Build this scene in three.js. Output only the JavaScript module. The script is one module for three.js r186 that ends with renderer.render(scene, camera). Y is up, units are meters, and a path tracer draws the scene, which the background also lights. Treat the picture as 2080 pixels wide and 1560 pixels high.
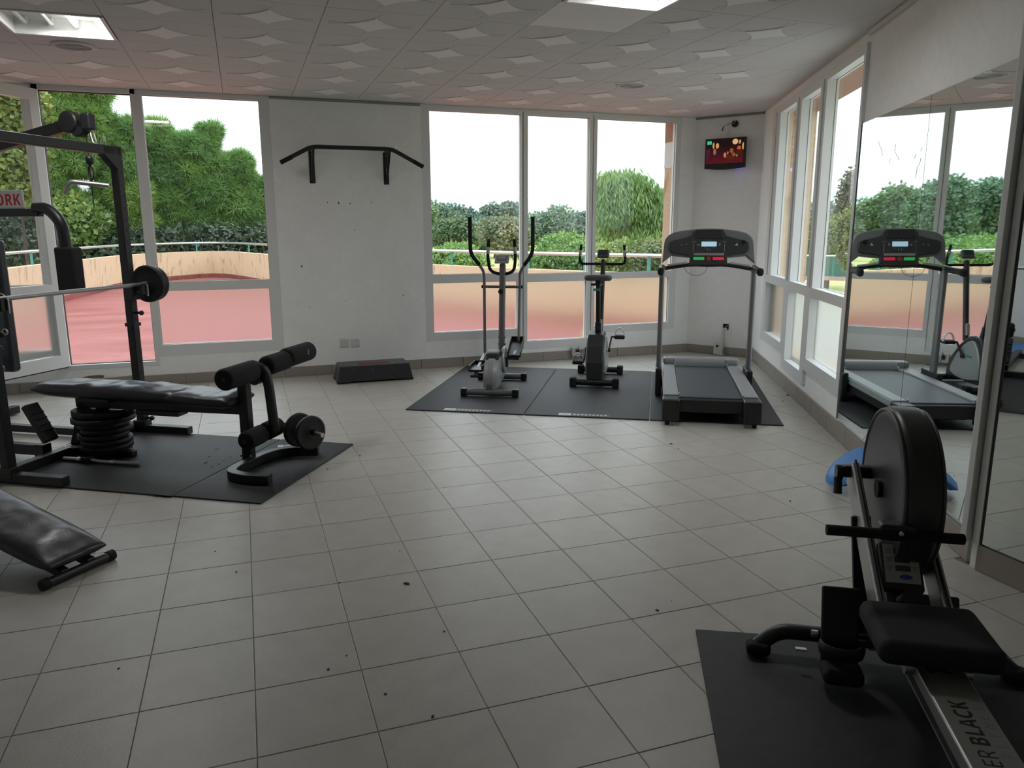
import * as THREE from 'three';
import { RoundedBoxGeometry } from 'three/addons/geometries/RoundedBoxGeometry.js';
import { mergeGeometries, mergeVertices, toCreasedNormals } from 'three/addons/utils/BufferGeometryUtils.js';
import { RectAreaLightUniformsLib } from 'three/addons/lights/RectAreaLightUniformsLib.js';
import { createNoise2D, createNoise3D } from 'simplex-noise';

// ---------------------------------------------------------------- camera, sky, exposure
const scene = new THREE.Scene();
const FOCAL = 1543.19, CAM = new THREE.Vector3(0.0571, 1.413, 2.9476), YAW = 0.3359, PITCH = -0.2014, ROLL = -0.003;
const camera = new THREE.PerspectiveCamera(2 * Math.atan(780 / FOCAL) * 180 / Math.PI, 2080 / 1560, 0.05, 6000);
camera.position.copy(CAM); camera.rotation.order = 'YXZ'; camera.rotation.set(PITCH, -YAW, ROLL);
scene.add(camera); camera.updateMatrixWorld(true);
const renderer = new THREE.WebGLRenderer({ antialias: true });
renderer.toneMapping = THREE.LinearToneMapping;
renderer.toneMappingExposure = 1.0;
renderer.shadowMap.enabled = true;
RectAreaLightUniformsLib.init();
{ // overcast sky: three times as bright overhead as at the horizon, the same all the way round
  const W = 64, H = 256, d = new Float32Array(W * H * 4), ZENITH = 4.2;
  for (let y = 0; y < H; y++) for (let x = 0; x < W; x++) {
    const el = Math.max(0, Math.sin(((y + .5) / H - .5) * Math.PI)), L = ZENITH * (1 + 2 * el) / 3, i = 4 * (y * W + x);
    d[i] = L * .90; d[i + 1] = L * 1.0; d[i + 2] = L * 1.06; d[i + 3] = 1;
  }
  const t = new THREE.DataTexture(d, W, H, THREE.RGBAFormat, THREE.FloatType);
  t.mapping = THREE.EquirectangularReflectionMapping; t.magFilter = t.minFilter = THREE.LinearFilter; t.needsUpdate = true;
  scene.background = t;
}

// ---------------------------------------------------------------- helpers
let seed = 7; const rnd = () => { seed = (seed * 1664525 + 1013904223) >>> 0; return seed / 4294967296; };
const rr = (a, b) => a + (b - a) * rnd();
const n2 = createNoise2D(rnd), n3 = createNoise3D(rnd);
const V = (x, y, z) => new THREE.Vector3(x, y, z);
const rgb = (r, g, b) => new THREE.Color().setRGB(r, g, b);
function ray(u, v) { return V((u - 1040) / FOCAL, (780 - v) / FOCAL, -1).applyQuaternion(camera.quaternion); }
function onY(u, v, y) { const d = ray(u, v); return CAM.clone().addScaledVector(d, (y - CAM.y) / d.y); }
function far(u, v, dist) { const d = ray(u, v); return CAM.clone().addScaledVector(d, dist / Math.hypot(d.x, d.z)); }

const used = {};
function numbered(n) { used[n] = (used[n] ?? -1) + 1; return used[n] ? n + '_' + String(used[n]).padStart(3, '0') : n; }
function shadows(o) { o.castShadow = o.receiveShadow = true; return o; }
function thing(name, label, category, [x, y, z] = [0, 0, 0], turn = 0, group) {
  const o = new THREE.Group(); o.name = numbered(name); scene.add(o); o.position.set(x, y, z); o.rotation.y = turn;
  o.userData = { label, category }; if (group) o.userData.group = group; return o;
}
function struct(name, label, category = 'structure') { const o = new THREE.Group(); o.name = name; scene.add(o); o.userData = { kind: 'structure', label, category }; return o; }
function flat(g) { // bare attributes, no index, so that any two merge
  if (g.index) g = g.toNonIndexed();
  for (const k of Object.keys(g.attributes)) if (!['position', 'normal', 'uv'].includes(k)) g.deleteAttribute(k);
  if (!g.attributes.normal) g.computeVertexNormals();
  return g;
}
function metricUV(g) { // texture coordinates in metres, by the way each face points
  const p = g.attributes.position, n = g.attributes.normal, uv = new Float32Array(p.count * 2);
  for (let i = 0; i < p.count; i++) {
    const f = i - i % 3; let ax = 0, ay = 0, az = 0;
    for (let k = 0; k < 3; k++) { ax += n.getX(f + k); ay += n.getY(f + k); az += n.getZ(f + k); }
    ax = Math.abs(ax); ay = Math.abs(ay); az = Math.abs(az);
    if (ay >= ax && ay >= az) { uv[2 * i] = p.getX(i); uv[2 * i + 1] = p.getZ(i); }
    else if (ax >= az) { uv[2 * i] = p.getZ(i); uv[2 * i + 1] = p.getY(i); }
    else { uv[2 * i] = p.getX(i); uv[2 * i + 1] = p.getY(i); }
  }
  g.setAttribute('uv', new THREE.BufferAttribute(uv, 2)); return g;
}
function mesh(parent, name, m, ...geos) {
  geos = geos.flat().map(flat);
  const g = metricUV(geos.length > 1 ? mergeGeometries(geos) : geos[0]);
  const o = shadows(new THREE.Mesh(g, m)); o.name = parent === scene ? numbered(name) : name; parent.add(o); return o;
}
function keepUV(parent, name, m, g) { const o = shadows(new THREE.Mesh(g, m)); o.name = parent === scene ? numbered(name) : name; parent.add(o); return o; }
function each(parent, name, m, ...geos) { return geos.flat().map((g) => mesh(parent, name, m, g)); } // alike pieces, one mesh each
const tag = (o, label, category, group) => { o.userData = { ...o.userData, label, category, ...(group ? { group } : {}) }; return o; };
const lab = (o, label) => { o.userData.label = label; return o; };
const at = (g, x, y, z) => g.translate(x, y, z);
const box = (w, h, d, x = 0, y = 0, z = 0) => new THREE.BoxGeometry(w, h, d).translate(x, y, z);
const rbox = (w, h, d, r, x = 0, y = 0, z = 0, s = 2) => new RoundedBoxGeometry(w, h, d, s, Math.min(r, w / 2.01, h / 2.01, d / 2.01)).translate(x, y, z);
const between = (x0, x1, y0, y1, z0, z1) => box(x1 - x0, y1 - y0, z1 - z0, (x0 + x1) / 2, (y0 + y1) / 2, (z0 + z1) / 2);
function aim(g, a, b) { // a shape made along +z from its middle, laid from a to b
  const m = new THREE.Matrix4().lookAt(b, a, Math.abs(b.clone().sub(a).normalize().y) > .98 ? V(1, 0, 0) : V(0, 1, 0));
  return g.applyMatrix4(m).translate((a.x + b.x) / 2, (a.y + b.y) / 2, (a.z + b.z) / 2);
}
const beam = (a, b, w, h, r = .006) => aim(new RoundedBoxGeometry(w, h, a.distanceTo(b), 1, Math.min(r, w / 2.1, h / 2.1)), a, b);
const rod = (a, b, r, r2 = r, n = 16) => aim(new THREE.CylinderGeometry(r2, r, a.distanceTo(b), n).rotateX(Math.PI / 2), a, b);
const pipe = (pts, r, n = 40, k = 10, t = .5) => new THREE.TubeGeometry(new THREE.CatmullRomCurve3(pts, false, 'catmullrom', t), n, r, k);
function bend(pts, r, radius = .04, k = 10) { // a tube with straight runs and round bends
  const path = new THREE.CurvePath(); let prev = pts[0];
  for (let i = 1; i < pts.length - 1; i++) {
    const a = pts[i].clone().sub(pts[i - 1]), b = pts[i + 1].clone().sub(pts[i]);
    const q = Math.min(radius, a.length() / 2.05, b.length() / 2.05);
    const s = pts[i].clone().addScaledVector(a.normalize(), -q), e = pts[i].clone().addScaledVector(b.normalize(), q);
    path.add(new THREE.LineCurve3(prev, s)); path.add(new THREE.QuadraticBezierCurve3(s, pts[i].clone(), e)); prev = e;
  }
  path.add(new THREE.LineCurve3(prev, pts[pts.length - 1]));
  const g = new THREE.TubeGeometry(path, (pts.length - 1) * 14, r, k);
  const caps = [[path.getPoint(0), path.getTangent(0).negate()], [path.getPoint(1), path.getTangent(1)]].map(([c, t]) => new THREE.CircleGeometry(r, k).applyQuaternion(new THREE.Quaternion().setFromUnitVectors(V(0, 0, 1), t)).translate(c.x, c.y, c.z));
  return [g, ...caps];
}
function outline(pts, depth, bevel = 0, curve = 8) { // an outline in x,y pushed along +z
  const s = Array.isArray(pts) ? new THREE.Shape(pts.map(([x, y]) => new THREE.Vector2(x, y))) : pts;
  return new THREE.ExtrudeGeometry(s, { depth: depth - 2 * bevel, bevelEnabled: bevel > 0, bevelThickness: bevel, bevelSize: bevel, bevelOffset: -bevel, bevelSegments: 2, curveSegments: curve }).translate(0, 0, bevel);
}
function roundShape(w, h, r) { const s = new THREE.Shape(), x = -w / 2, y = -h / 2;
  s.moveTo(x + r, y); s.lineTo(x + w - r, y); s.quadraticCurveTo(x + w, y, x + w, y + r); s.lineTo(x + w, y + h - r); s.quadraticCurveTo(x + w, y + h, x + w - r, y + h);
  s.lineTo(x + r, y + h); s.quadraticCurveTo(x, y + h, x, y + h - r); s.lineTo(x, y + r); s.quadraticCurveTo(x, y, x + r, y); return s; }
function smooth(pts) { return new THREE.Shape(new THREE.SplineCurve(pts.map(([x, y]) => new THREE.Vector2(x, y))).getPoints(pts.length * 6)); }
const turned = (pts, n = 32) => new THREE.LatheGeometry(pts.map(([r, y]) => new THREE.Vector2(r, y)), n);
function cushion(l, t, w, wrinkle = .004, k = 3) { // a stuffed pad: thick in the middle, thin at its edges
  const g = mergeVertices((() => { const q = new THREE.BoxGeometry(l, t, w, 48, 4, 18); q.deleteAttribute('uv'); q.deleteAttribute('normal'); return q; })());
  const p = g.attributes.position;
  for (let i = 0; i < p.count; i++) {
    const x = p.getX(i), y = p.getY(i), z = p.getZ(i), u = Math.abs(x / l * 2), v = Math.abs(z / w * 2);
    const f = (1 - .55 * u ** 8) * (1 - .5 * v ** 5);
    p.setY(i, y * f + (y > 0 ? wrinkle * (n3(x * 4 + k, z * 3, k) + .25 * n3(x * 13, z * 9, k)) * (1 - v ** 4) : 0));
    p.setZ(i, z * (1 - .04 * (Math.abs(y / t * 2)) ** 3) - z * .05 * u ** 6); p.setX(i, x * (1 - .012 * (Math.abs(y / t * 2)) ** 3));
  }
  g.computeVertexNormals(); return g;
}
function clip(poly, [ax, az], [bx, bz]) { // keeps what lies to the left of a -> b in the x,z plane
  const side = ([x, z]) => (bx - ax) * (z - az) - (bz - az) * (x - ax), out = [];
  poly.forEach((p, i) => { const q = poly[(i + 1) % poly.length], s = side(p), t = side(q);
    if (s <= 0) out.push(p);
    if (s < 0 && t > 0 || s > 0 && t < 0) { const k = s / (s - t); out.push([p[0] + k * (q[0] - p[0]), p[1] + k * (q[1] - p[1])]); } });
  return out;
}
function slab(poly, y0, y1) { return new THREE.ExtrudeGeometry(new THREE.Shape(poly.map(([x, z]) => new THREE.Vector2(x, -z))), { depth: y1 - y0, bevelEnabled: false }).rotateX(-Math.PI / 2).translate(0, y0, 0); }

// ---------------------------------------------------------------- textures and materials
function fbm(x, y, o = 4) { let s = 0, a = 1, t = 0; for (let i = 0; i < o; i++) { s += a * n2(x, y); t += a; a *= .5; x *= 2.03; y *= 2.03; } return s / t; }
function loop(f, u, v, P) { const a = u * P, b = v * P, w = (1 - u), q = (1 - v); // blends the field with its shifted copies so that it tiles
  return f(a, b) * w * q + f(a - P, b) * u * q + f(a, b - P) * w * v + f(a - P, b - P) * u * v; }
function tex(size, metres, fn, srgb = true) {
  const d = new Uint8Array(size * size * 4);
  for (let y = 0; y < size; y++) for (let x = 0; x < size; x++) { const c = fn(x / size, y / size), i = 4 * (y * size + x); d[i] = c[0] * 255; d[i + 1] = c[1] * 255; d[i + 2] = c[2] * 255; d[i + 3] = 255; }
  const t = new THREE.DataTexture(d, size, size); t.wrapS = t.wrapT = THREE.RepeatWrapping; t.magFilter = THREE.LinearFilter; t.minFilter = THREE.LinearMipmapLinearFilter; t.generateMipmaps = true;
  t.repeat.set(1 / metres, 1 / metres); if (srgb) t.colorSpace = THREE.SRGBColorSpace; t.needsUpdate = true; return t;
}
const cl = (x) => Math.min(1, Math.max(0, x)), mixc = (a, b, t) => a.map((v, i) => v + (b[i] - v) * t), grey = (v) => [v, v, v];
const std = (color, roughness = .6, metalness = 0, more = {}) => new THREE.MeshStandardMaterial({ color, roughness, metalness, ...more });
const phys = (o) => new THREE.MeshPhysicalMaterial(o);
const fineBump = tex(256, .12, (u, v) => grey(cl(.5 + .5 * loop((a, b) => fbm(a, b, 3), u, v, 9))), false);
const tilePrint = tex(512, 1.32, (u, v) => { const a = loop((x, y) => fbm(x, y, 5), u, v, 7), b = loop((x, y) => fbm(x + 40, y, 3), u, v, 60), c = loop((x, y) => fbm(x, y + 80, 2), u, v, 150);
  const t = .905 + .05 * a + .028 * b + (c > .62 ? -.10 : 0); return [cl(t), cl(t * .992), cl(t * .972)]; });
const plasterPrint = tex(512, 1.9, (u, v) => { const a = loop((x, y) => fbm(x, y, 5), u, v, 5), b = loop((x, y) => fbm(x + 9, y, 4), u, v, 26); const t = .955 + .025 * a + .018 * b; return [cl(t), cl(t), cl(t * .992)]; });
const plasterBump = tex(256, .5, (u, v) => grey(cl(.5 + .5 * loop((x, y) => fbm(x, y, 4), u, v, 14))), false);
const stuccoPrint = tex(512, 2.2, (u, v) => { const a = loop((x, y) => fbm(x * 1.6, y * .45, 4), u, v, 6), b = loop((x, y) => fbm(x, y, 4), u, v, 40);
  const s = cl((a - .16) * 2.6); return mixc([.80 + .06 * b, .70 + .06 * b, .575 + .05 * b], [.50, .41, .32], s * .7).map(cl); });
const stuccoBump = tex(256, .3, (u, v) => grey(cl(.5 + .5 * loop((x, y) => fbm(x, y, 4), u, v, 20))), false);
const redPrint = tex(512, 7, (u, v) => { const a = loop((x, y) => fbm(x * .35, y * 1.1, 3), u, v, 5), b = loop((x, y) => fbm(x, y, 5), u, v, 30), c = loop((x, y) => fbm(x + 20, y * 2, 4), u, v, 22);
  return mixc(mixc([.52, .25, .225], [.62, .37, .345], cl(.5 + 1.5 * a)), [.42, .18, .16], cl(.3 * b + (c > .35 ? .25 : 0) + .1)).map(cl); });
const rubberPrint = tex(256, .5, (u, v) => { const a = loop((x, y) => fbm(x, y, 4), u, v, 6), b = loop((x, y) => fbm(x + 5, y, 3), u, v, 44); return grey(cl(.80 + .14 * a + .12 * b)); });
const grassPrint = tex(512, 40, (u, v) => { const a = loop((x, y) => fbm(x, y, 5), u, v, 6), b = loop((x, y) => fbm(x + 3, y, 3), u, v, 60); return mixc([.50, .56, .30], [.70, .66, .45], cl(.5 + 1.1 * a + .3 * b)).map(cl); });
const barkPrint = tex(256, 1.2, (u, v) => { const a = loop((x, y) => fbm(x * 3, y * .6, 4), u, v, 6); return mixc([.30, .24, .20], [.52, .45, .40], cl(.5 + a)).map(cl); });

const M = {
  wall: std('#ffffff', .9, 0, { map: plasterPrint, bumpMap: plasterBump, bumpScale: .0012 }),
  ceiling: std(rgb(.66, .65, .63), .85, 0, { bumpMap: fineBump, bumpScale: .0006 }),
  ceilStar: std(rgb(.86, .85, .83), .7, 0, { bumpMap: fineBump, bumpScale: .0004 }),
  slab: std(rgb(.45, .44, .42), .95),
  tile: [.975, 1, 1.02, .985].map((k) => std(rgb(.60 * k, .585 * k, .55 * k), .40, 0, { map: tilePrint, bumpMap: fineBump, bumpScale: .0003 })),
  grout: std(rgb(.23, .21, .185), .95),
  skirt: std(rgb(.34, .305, .27), .55, 0, { map: plasterPrint, bumpMap: fineBump, bumpScale: .0004 }),
  pvc: std(rgb(.74, .75, .74), .38), pvcGrey: std(rgb(.42, .43, .43), .5), gasket: std(rgb(.03, .03, .03), .7),
  glass: phys({ color: '#ffffff', roughness: 0, transmission: 1, thickness: 0, ior: 1.45 }),
  frosted: phys({ color: rgb(.95, .96, .95), roughness: .34, transmission: 1, thickness: .004, ior: 1.2 }),
  mirror: std(rgb(.74, .80, .785), .015, 1), mirrorClean: std(rgb(.96, .98, .98), .015, 1), concrete: std(rgb(.40, .40, .39), .9, 0, { map: plasterPrint }), mirrorEdge: std(rgb(.10, .14, .13), .3, .4),
  alu: std(rgb(.52, .52, .50), .32, .85),
  stucco: std('#ffffff', .95, 0, { map: stuccoPrint, bumpMap: stuccoBump, bumpScale: .004 }),
  orange: std(rgb(.36, .19, .115), .9, 0, { bumpMap: stuccoBump, bumpScale: .002 }),
  terrace: std(rgb(.78, .70, .68), .7, 0, { map: redPrint }),
  whitePaint: std(rgb(.72, .71, .69), .7, 0, { map: plasterPrint }),
  galv: std(rgb(.62, .64, .66), .35, .8), greenSteel: std(rgb(.05, .24, .19), .5),
  grass: std('#ffffff', 1, 0, { map: grassPrint }), bark: std(rgb(.34, .31, .28), .95, 0, { map: barkPrint }), paleBark: std(rgb(.36, .33, .30), .9),
  rubber: std(rgb(.030, .032, .035), .62, 0, { map: rubberPrint, bumpMap: fineBump, bumpScale: .0008 }),
  black: std(rgb(.012, .0125, .014), .42), blackMatt: std(rgb(.010, .010, .011), .8), foam: std(rgb(.010, .010, .011), .95, 0, { bumpMap: fineBump, bumpScale: .0006 }),
  iron: std(rgb(.016, .016, .017), .5, .2), vinyl: std(rgb(.022, .024, .032), .34, 0, { bumpMap: fineBump, bumpScale: .0004 }),
  chrome: std(rgb(.62, .62, .62), .28, 1), steel: std(rgb(.42, .42, .41), .42, .9), silver: std(rgb(.40, .41, .42), .36, .35), greyTube: std(rgb(.20, .205, .205), .38, .5),
  greyPlastic: std(rgb(.235, .24, .245), .45), shell: std(rgb(.15, .155, .16), .45), darkPlastic: std(rgb(.030, .031, .034), .38), midPlastic: std(rgb(.085, .087, .09), .45), belt: std(rgb(.030, .036, .046), .5, 0, { bumpMap: fineBump, bumpScale: .0004 }),
  white: std(rgb(.72, .72, .70), .45), whitePlastic: std(rgb(.66, .67, .65), .4), enamel: std(rgb(.80, .81, .79), .35),
  blue: std(rgb(.035, .20, .55), .45), teal: std(rgb(.02, .28, .26), .5), red: std(rgb(.50, .02, .02), .45),
};
// ---------------------------------------------------------------- the room
const H = 2.605, BACK = -4.68, LEFT = -3.25, FRONT = 4.6, RIGHT2 = 2.89, TOP = 2.86;
const K1 = V(5.32, 0, -4.06), K2 = V(2.91, 0, .741), T1 = V(4.88, 0, BACK);
const DR = K2.clone().sub(K1).normalize(), NR = V(DR.z, 0, -DR.x);          // along the slanted wall; outwards through it
const DT = K1.clone().sub(T1).normalize(), NT = V(DT.z, 0, -DT.x);
const RTURN = Math.atan2(-DR.z, DR.x), TTURN = Math.atan2(-DT.z, DT.x);      // a group turned so: x along the wall, z into the room
const onR = (s, y, out = 0) => K1.clone().addScaledVector(DR, s).addScaledVector(NR, out).setY(y);
const onT = (s, y, out = 0) => T1.clone().addScaledVector(DT, s).addScaledVector(NT, out).setY(y);
function outwards(g) { // turns +z to -z and keeps the faces' winding
  g = flat(g).scale(1, 1, -1);
  for (const a of Object.values(g.attributes)) { const n = a.itemSize, d = a.array; for (let i = 0; i + 2 < a.count; i += 3) for (let k = 0; k < n; k++) { const t = d[(i + 1) * n + k]; d[(i + 1) * n + k] = d[(i + 2) * n + k]; d[(i + 2) * n + k] = t; } }
  return g;
}
const wallR = (g) => outwards(g).rotateY(RTURN).translate(K1.x, 0, K1.z), wallT = (g) => outwards(g).rotateY(TTURN).translate(T1.x, 0, T1.z);
const inside = (x, z) => x > LEFT && z > BACK && z < FRONT && (z > K2.z ? x < RIGHT2 : V(x, 0, z).sub(K1).dot(NR) < 0) && V(x, 0, z).sub(T1).dot(NT) < 0;
function cut(poly, cz) {
  poly = clip(poly, [LEFT, 0], [LEFT, 1]); if (poly.length) poly = clip(poly, [0, BACK], [-1, BACK]); if (poly.length) poly = clip(poly, [0, FRONT], [1, FRONT]);
  if (poly.length && cz < K2.z) poly = clip(poly, [K2.x, K2.z], [K1.x, K1.z]); if (poly.length && cz >= K2.z) poly = clip(poly, [RIGHT2, 1], [RIGHT2, 0]);
  if (poly.length) poly = clip(poly, [K1.x, K1.z], [T1.x, T1.z]);
  return poly;
}
const area = (q) => Math.abs(q.reduce((s, [x, z], i) => { const [a, b] = q[(i + 1) % q.length]; return s + x * b - a * z; }, 0) / 2);

{ // floor: square tiles laid in a bed of grout
  const floor = struct('floor', 'pale grey beige floor of square ceramic tiles with thin dark joints', 'floor');
  const S = .33, gap = .0014, bed = [[LEFT - .1, FRONT + .1], [LEFT - .1, BACK - .1], [T1.x, BACK - .1], [K1.x + .1, K1.z], [K2.x + .1, K2.z], [RIGHT2 + .1, FRONT + .1]];
  mesh(floor, 'grout_bed', M.grout, slab(bed, -.12, -.0022));
  const whole = [];
  for (let k = 0; k < 6; k++) { // a tile with eased edges
    const a = S / 2 - gap, b = a - .0016, y0 = -.008, y1 = -.001, y2 = 0, P = [], U = [], ou = rr(0, 4), ov = rr(0, 4), c = [[-1, -1], [-1, 1], [1, 1], [1, -1]];
    const quad = (p) => { for (const i of [0, 1, 2, 0, 2, 3]) { P.push(...p[i]); U.push((p[i][0] + ou), (p[i][2] + ov)); } };
    quad(c.map(([x, z]) => [x * b, y2, z * b]));
    for (let i = 0; i < 4; i++) { const [x, z] = c[i], [X, Z] = c[(i + 1) % 4];
      quad([[x * a, y1, z * a], [X * a, y1, Z * a], [X * b, y2, Z * b], [x * b, y2, z * b]]); quad([[x * a, y0, z * a], [X * a, y0, Z * a], [X * a, y1, Z * a], [x * a, y1, z * a]]); }
    const g = new THREE.BufferGeometry(); g.setAttribute('position', new THREE.Float32BufferAttribute(P, 3)); g.setAttribute('uv', new THREE.Float32BufferAttribute(U, 2)); g.computeVertexNormals(); whole.push(g);
  }
  const list = [];
  for (let i = -11; i < 17; i++) for (let j = -15; j < 15; j++) {
    const x = (i + .5) * S, z = -(j + .5) * S, sq = [[x - S / 2 + gap, z - S / 2 + gap], [x - S / 2 + gap, z + S / 2 - gap], [x + S / 2 - gap, z + S / 2 - gap], [x + S / 2 - gap, z - S / 2 + gap]];
    const q = cut(sq, z); if (q.length < 3 || area(q) < .002) continue;
    const c = V(x, 0, z).project(camera), d = V(x, 0, z).distanceTo(CAM), ahead = V(x, 0, z).sub(CAM).dot(V(0, 0, -1).applyQuaternion(camera.quaternion)) > .3;
    const seen = ahead && Math.abs(c.x) < 1.08 && Math.abs(c.y) < 1.1;
    list.push({ x, z, q, part: area(q) < (S - 2 * gap) ** 2 * .999, score: seen ? 1 / d : 0 });
  }
  list.sort((a, b) => b.score - a.score);
  const rest = [];
  list.forEach((t, i) => {
    if (i < 300 && t.score) {
      if (t.part) mesh(floor, 'floor_tile', M.tile[i % 4], slab(t.q, -.008, 0));
      else { const o = keepUV(floor, 'floor_tile', M.tile[Math.floor(rnd() * 4)], whole[Math.floor(rnd() * 6)]); o.position.set(t.x, rr(-.0005, 0), t.z); o.rotation.y = Math.floor(rnd() * 4) * Math.PI / 2; }
    } else rest.push(slab(t.q, -.008, -.0004));
  });
  mesh(floor, 'distant_tiles', M.tile[1], rest).userData.kind = 'stuff';
}
const CX0 = -.01, CZ0 = -2.21, CP = .59, LIGHTS = [[CX0 - 2 * CP, CZ0 - CP], [CX0 + 3 * CP, CZ0 + 2 * CP - .082]];
{ // ceiling: square embossed panels under a slab
  const ceiling = struct('ceiling', 'suspended ceiling of square panels embossed with four-pointed stars', 'ceiling');
  mesh(ceiling, 'slab', M.slab, slab([[LEFT - .3, FRONT + .3], [LEFT - .3, BACK - .3], [T1.x, BACK - .3], [K1.x + .35, K1.z - .1], [K2.x + .35, K2.z], [RIGHT2 + .3, FRONT + .3]], TOP, TOP + .15));
  const R = .325, h = CP / 2 - .0012, tip = CP / 2 - Math.sqrt(R * R - CP * CP / 4), star = [], N = 9;
  for (let k = 0; k < 4; k++) { // the star lies between four circles struck from the panel's corners
    const cx = [1, -1, -1, 1][k] * CP / 2, cy = [1, 1, -1, -1][k] * CP / 2, p0 = [[tip, 0], [0, tip], [-tip, 0], [0, -tip]][k], p1 = [[0, tip], [-tip, 0], [0, -tip], [tip, 0]][k];
    let a0 = Math.atan2(p0[1] - cy, p0[0] - cx), a1 = Math.atan2(p1[1] - cy, p1[0] - cx); if (a1 - a0 > Math.PI) a1 -= 2 * Math.PI; if (a0 - a1 > Math.PI) a1 += 2 * Math.PI;
    for (let i = 0; i < N; i++) { const a = a0 + (a1 - a0) * i / N; star.push([cx + R * Math.cos(a), cy + R * Math.sin(a)]); }
  }
  const starG = outline(star, .007, .003).rotateX(Math.PI / 2);
  const ridge = []; // the raised rims of the circles
  for (let k = 0; k < 4; k++) { const sx = [1, -1, -1, 1][k], sy = [1, 1, -1, -1][k], pts = [];
    for (let i = 0; i <= 12; i++) { const a = i / 12 * Math.PI / 2; const x = sx * (CP / 2 - R * Math.cos(a)), z = sy * (CP / 2 - R * Math.sin(a)); if (Math.abs(x) < h && Math.abs(z) < h) pts.push(V(x, 0, z)); }
    ridge.push(new THREE.TubeGeometry(new THREE.CatmullRomCurve3(pts), 16, .0013, 5)); }
  const ridgeG = mergeGeometries(ridge.map(flat));
  const plateG = rbox(2 * h, .012, 2 * h, .003, 0, .0065, 0, 1);
  const panelG = metricUV(mergeGeometries([flat(plateG), ridgeG])), starF = metricUV(flat(starG));
  for (let i = -6; i < 10; i++) for (let j = -12; j < 5; j++) {
    const x = CX0 + (i + .5) * CP, z = CZ0 - (j + .5) * CP;
    if (LIGHTS.some(([a, b]) => Math.abs(a + CP / 2 - x) < .1 && Math.abs(b + CP / 2 - z) < .15)) continue;
    const sq = [[x - h, z - h], [x - h, z + h], [x + h, z + h], [x + h, z - h]], q = cut(sq, z); if (q.length < 3 || area(q) < .004) continue;
    const full = area(q) > 4 * h * h * .999, blank = Math.abs(x - (CX0 + 3.5 * CP)) < .1 && Math.abs(z - (CZ0 + 1.5 * CP)) < .1;
    const o = full ? keepUV(ceiling, 'ceiling_panel', blank ? M.ceilStar : M.ceiling, blank ? metricUV(flat(plateG.clone())) : panelG) : mesh(ceiling, 'ceiling_panel', M.ceiling, slab(q, H + .001, H + .012));
    if (full) o.position.set(x, H, z); if (blank) { o.scale.z = .86; o.position.z = z - .07 * CP; }
    if (full && !blank) { const s = keepUV(o, 'star', M.ceilStar, starF); s.position.y = .001; }  // the lighter star colour paints in its glossier sheen
  }
}
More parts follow.
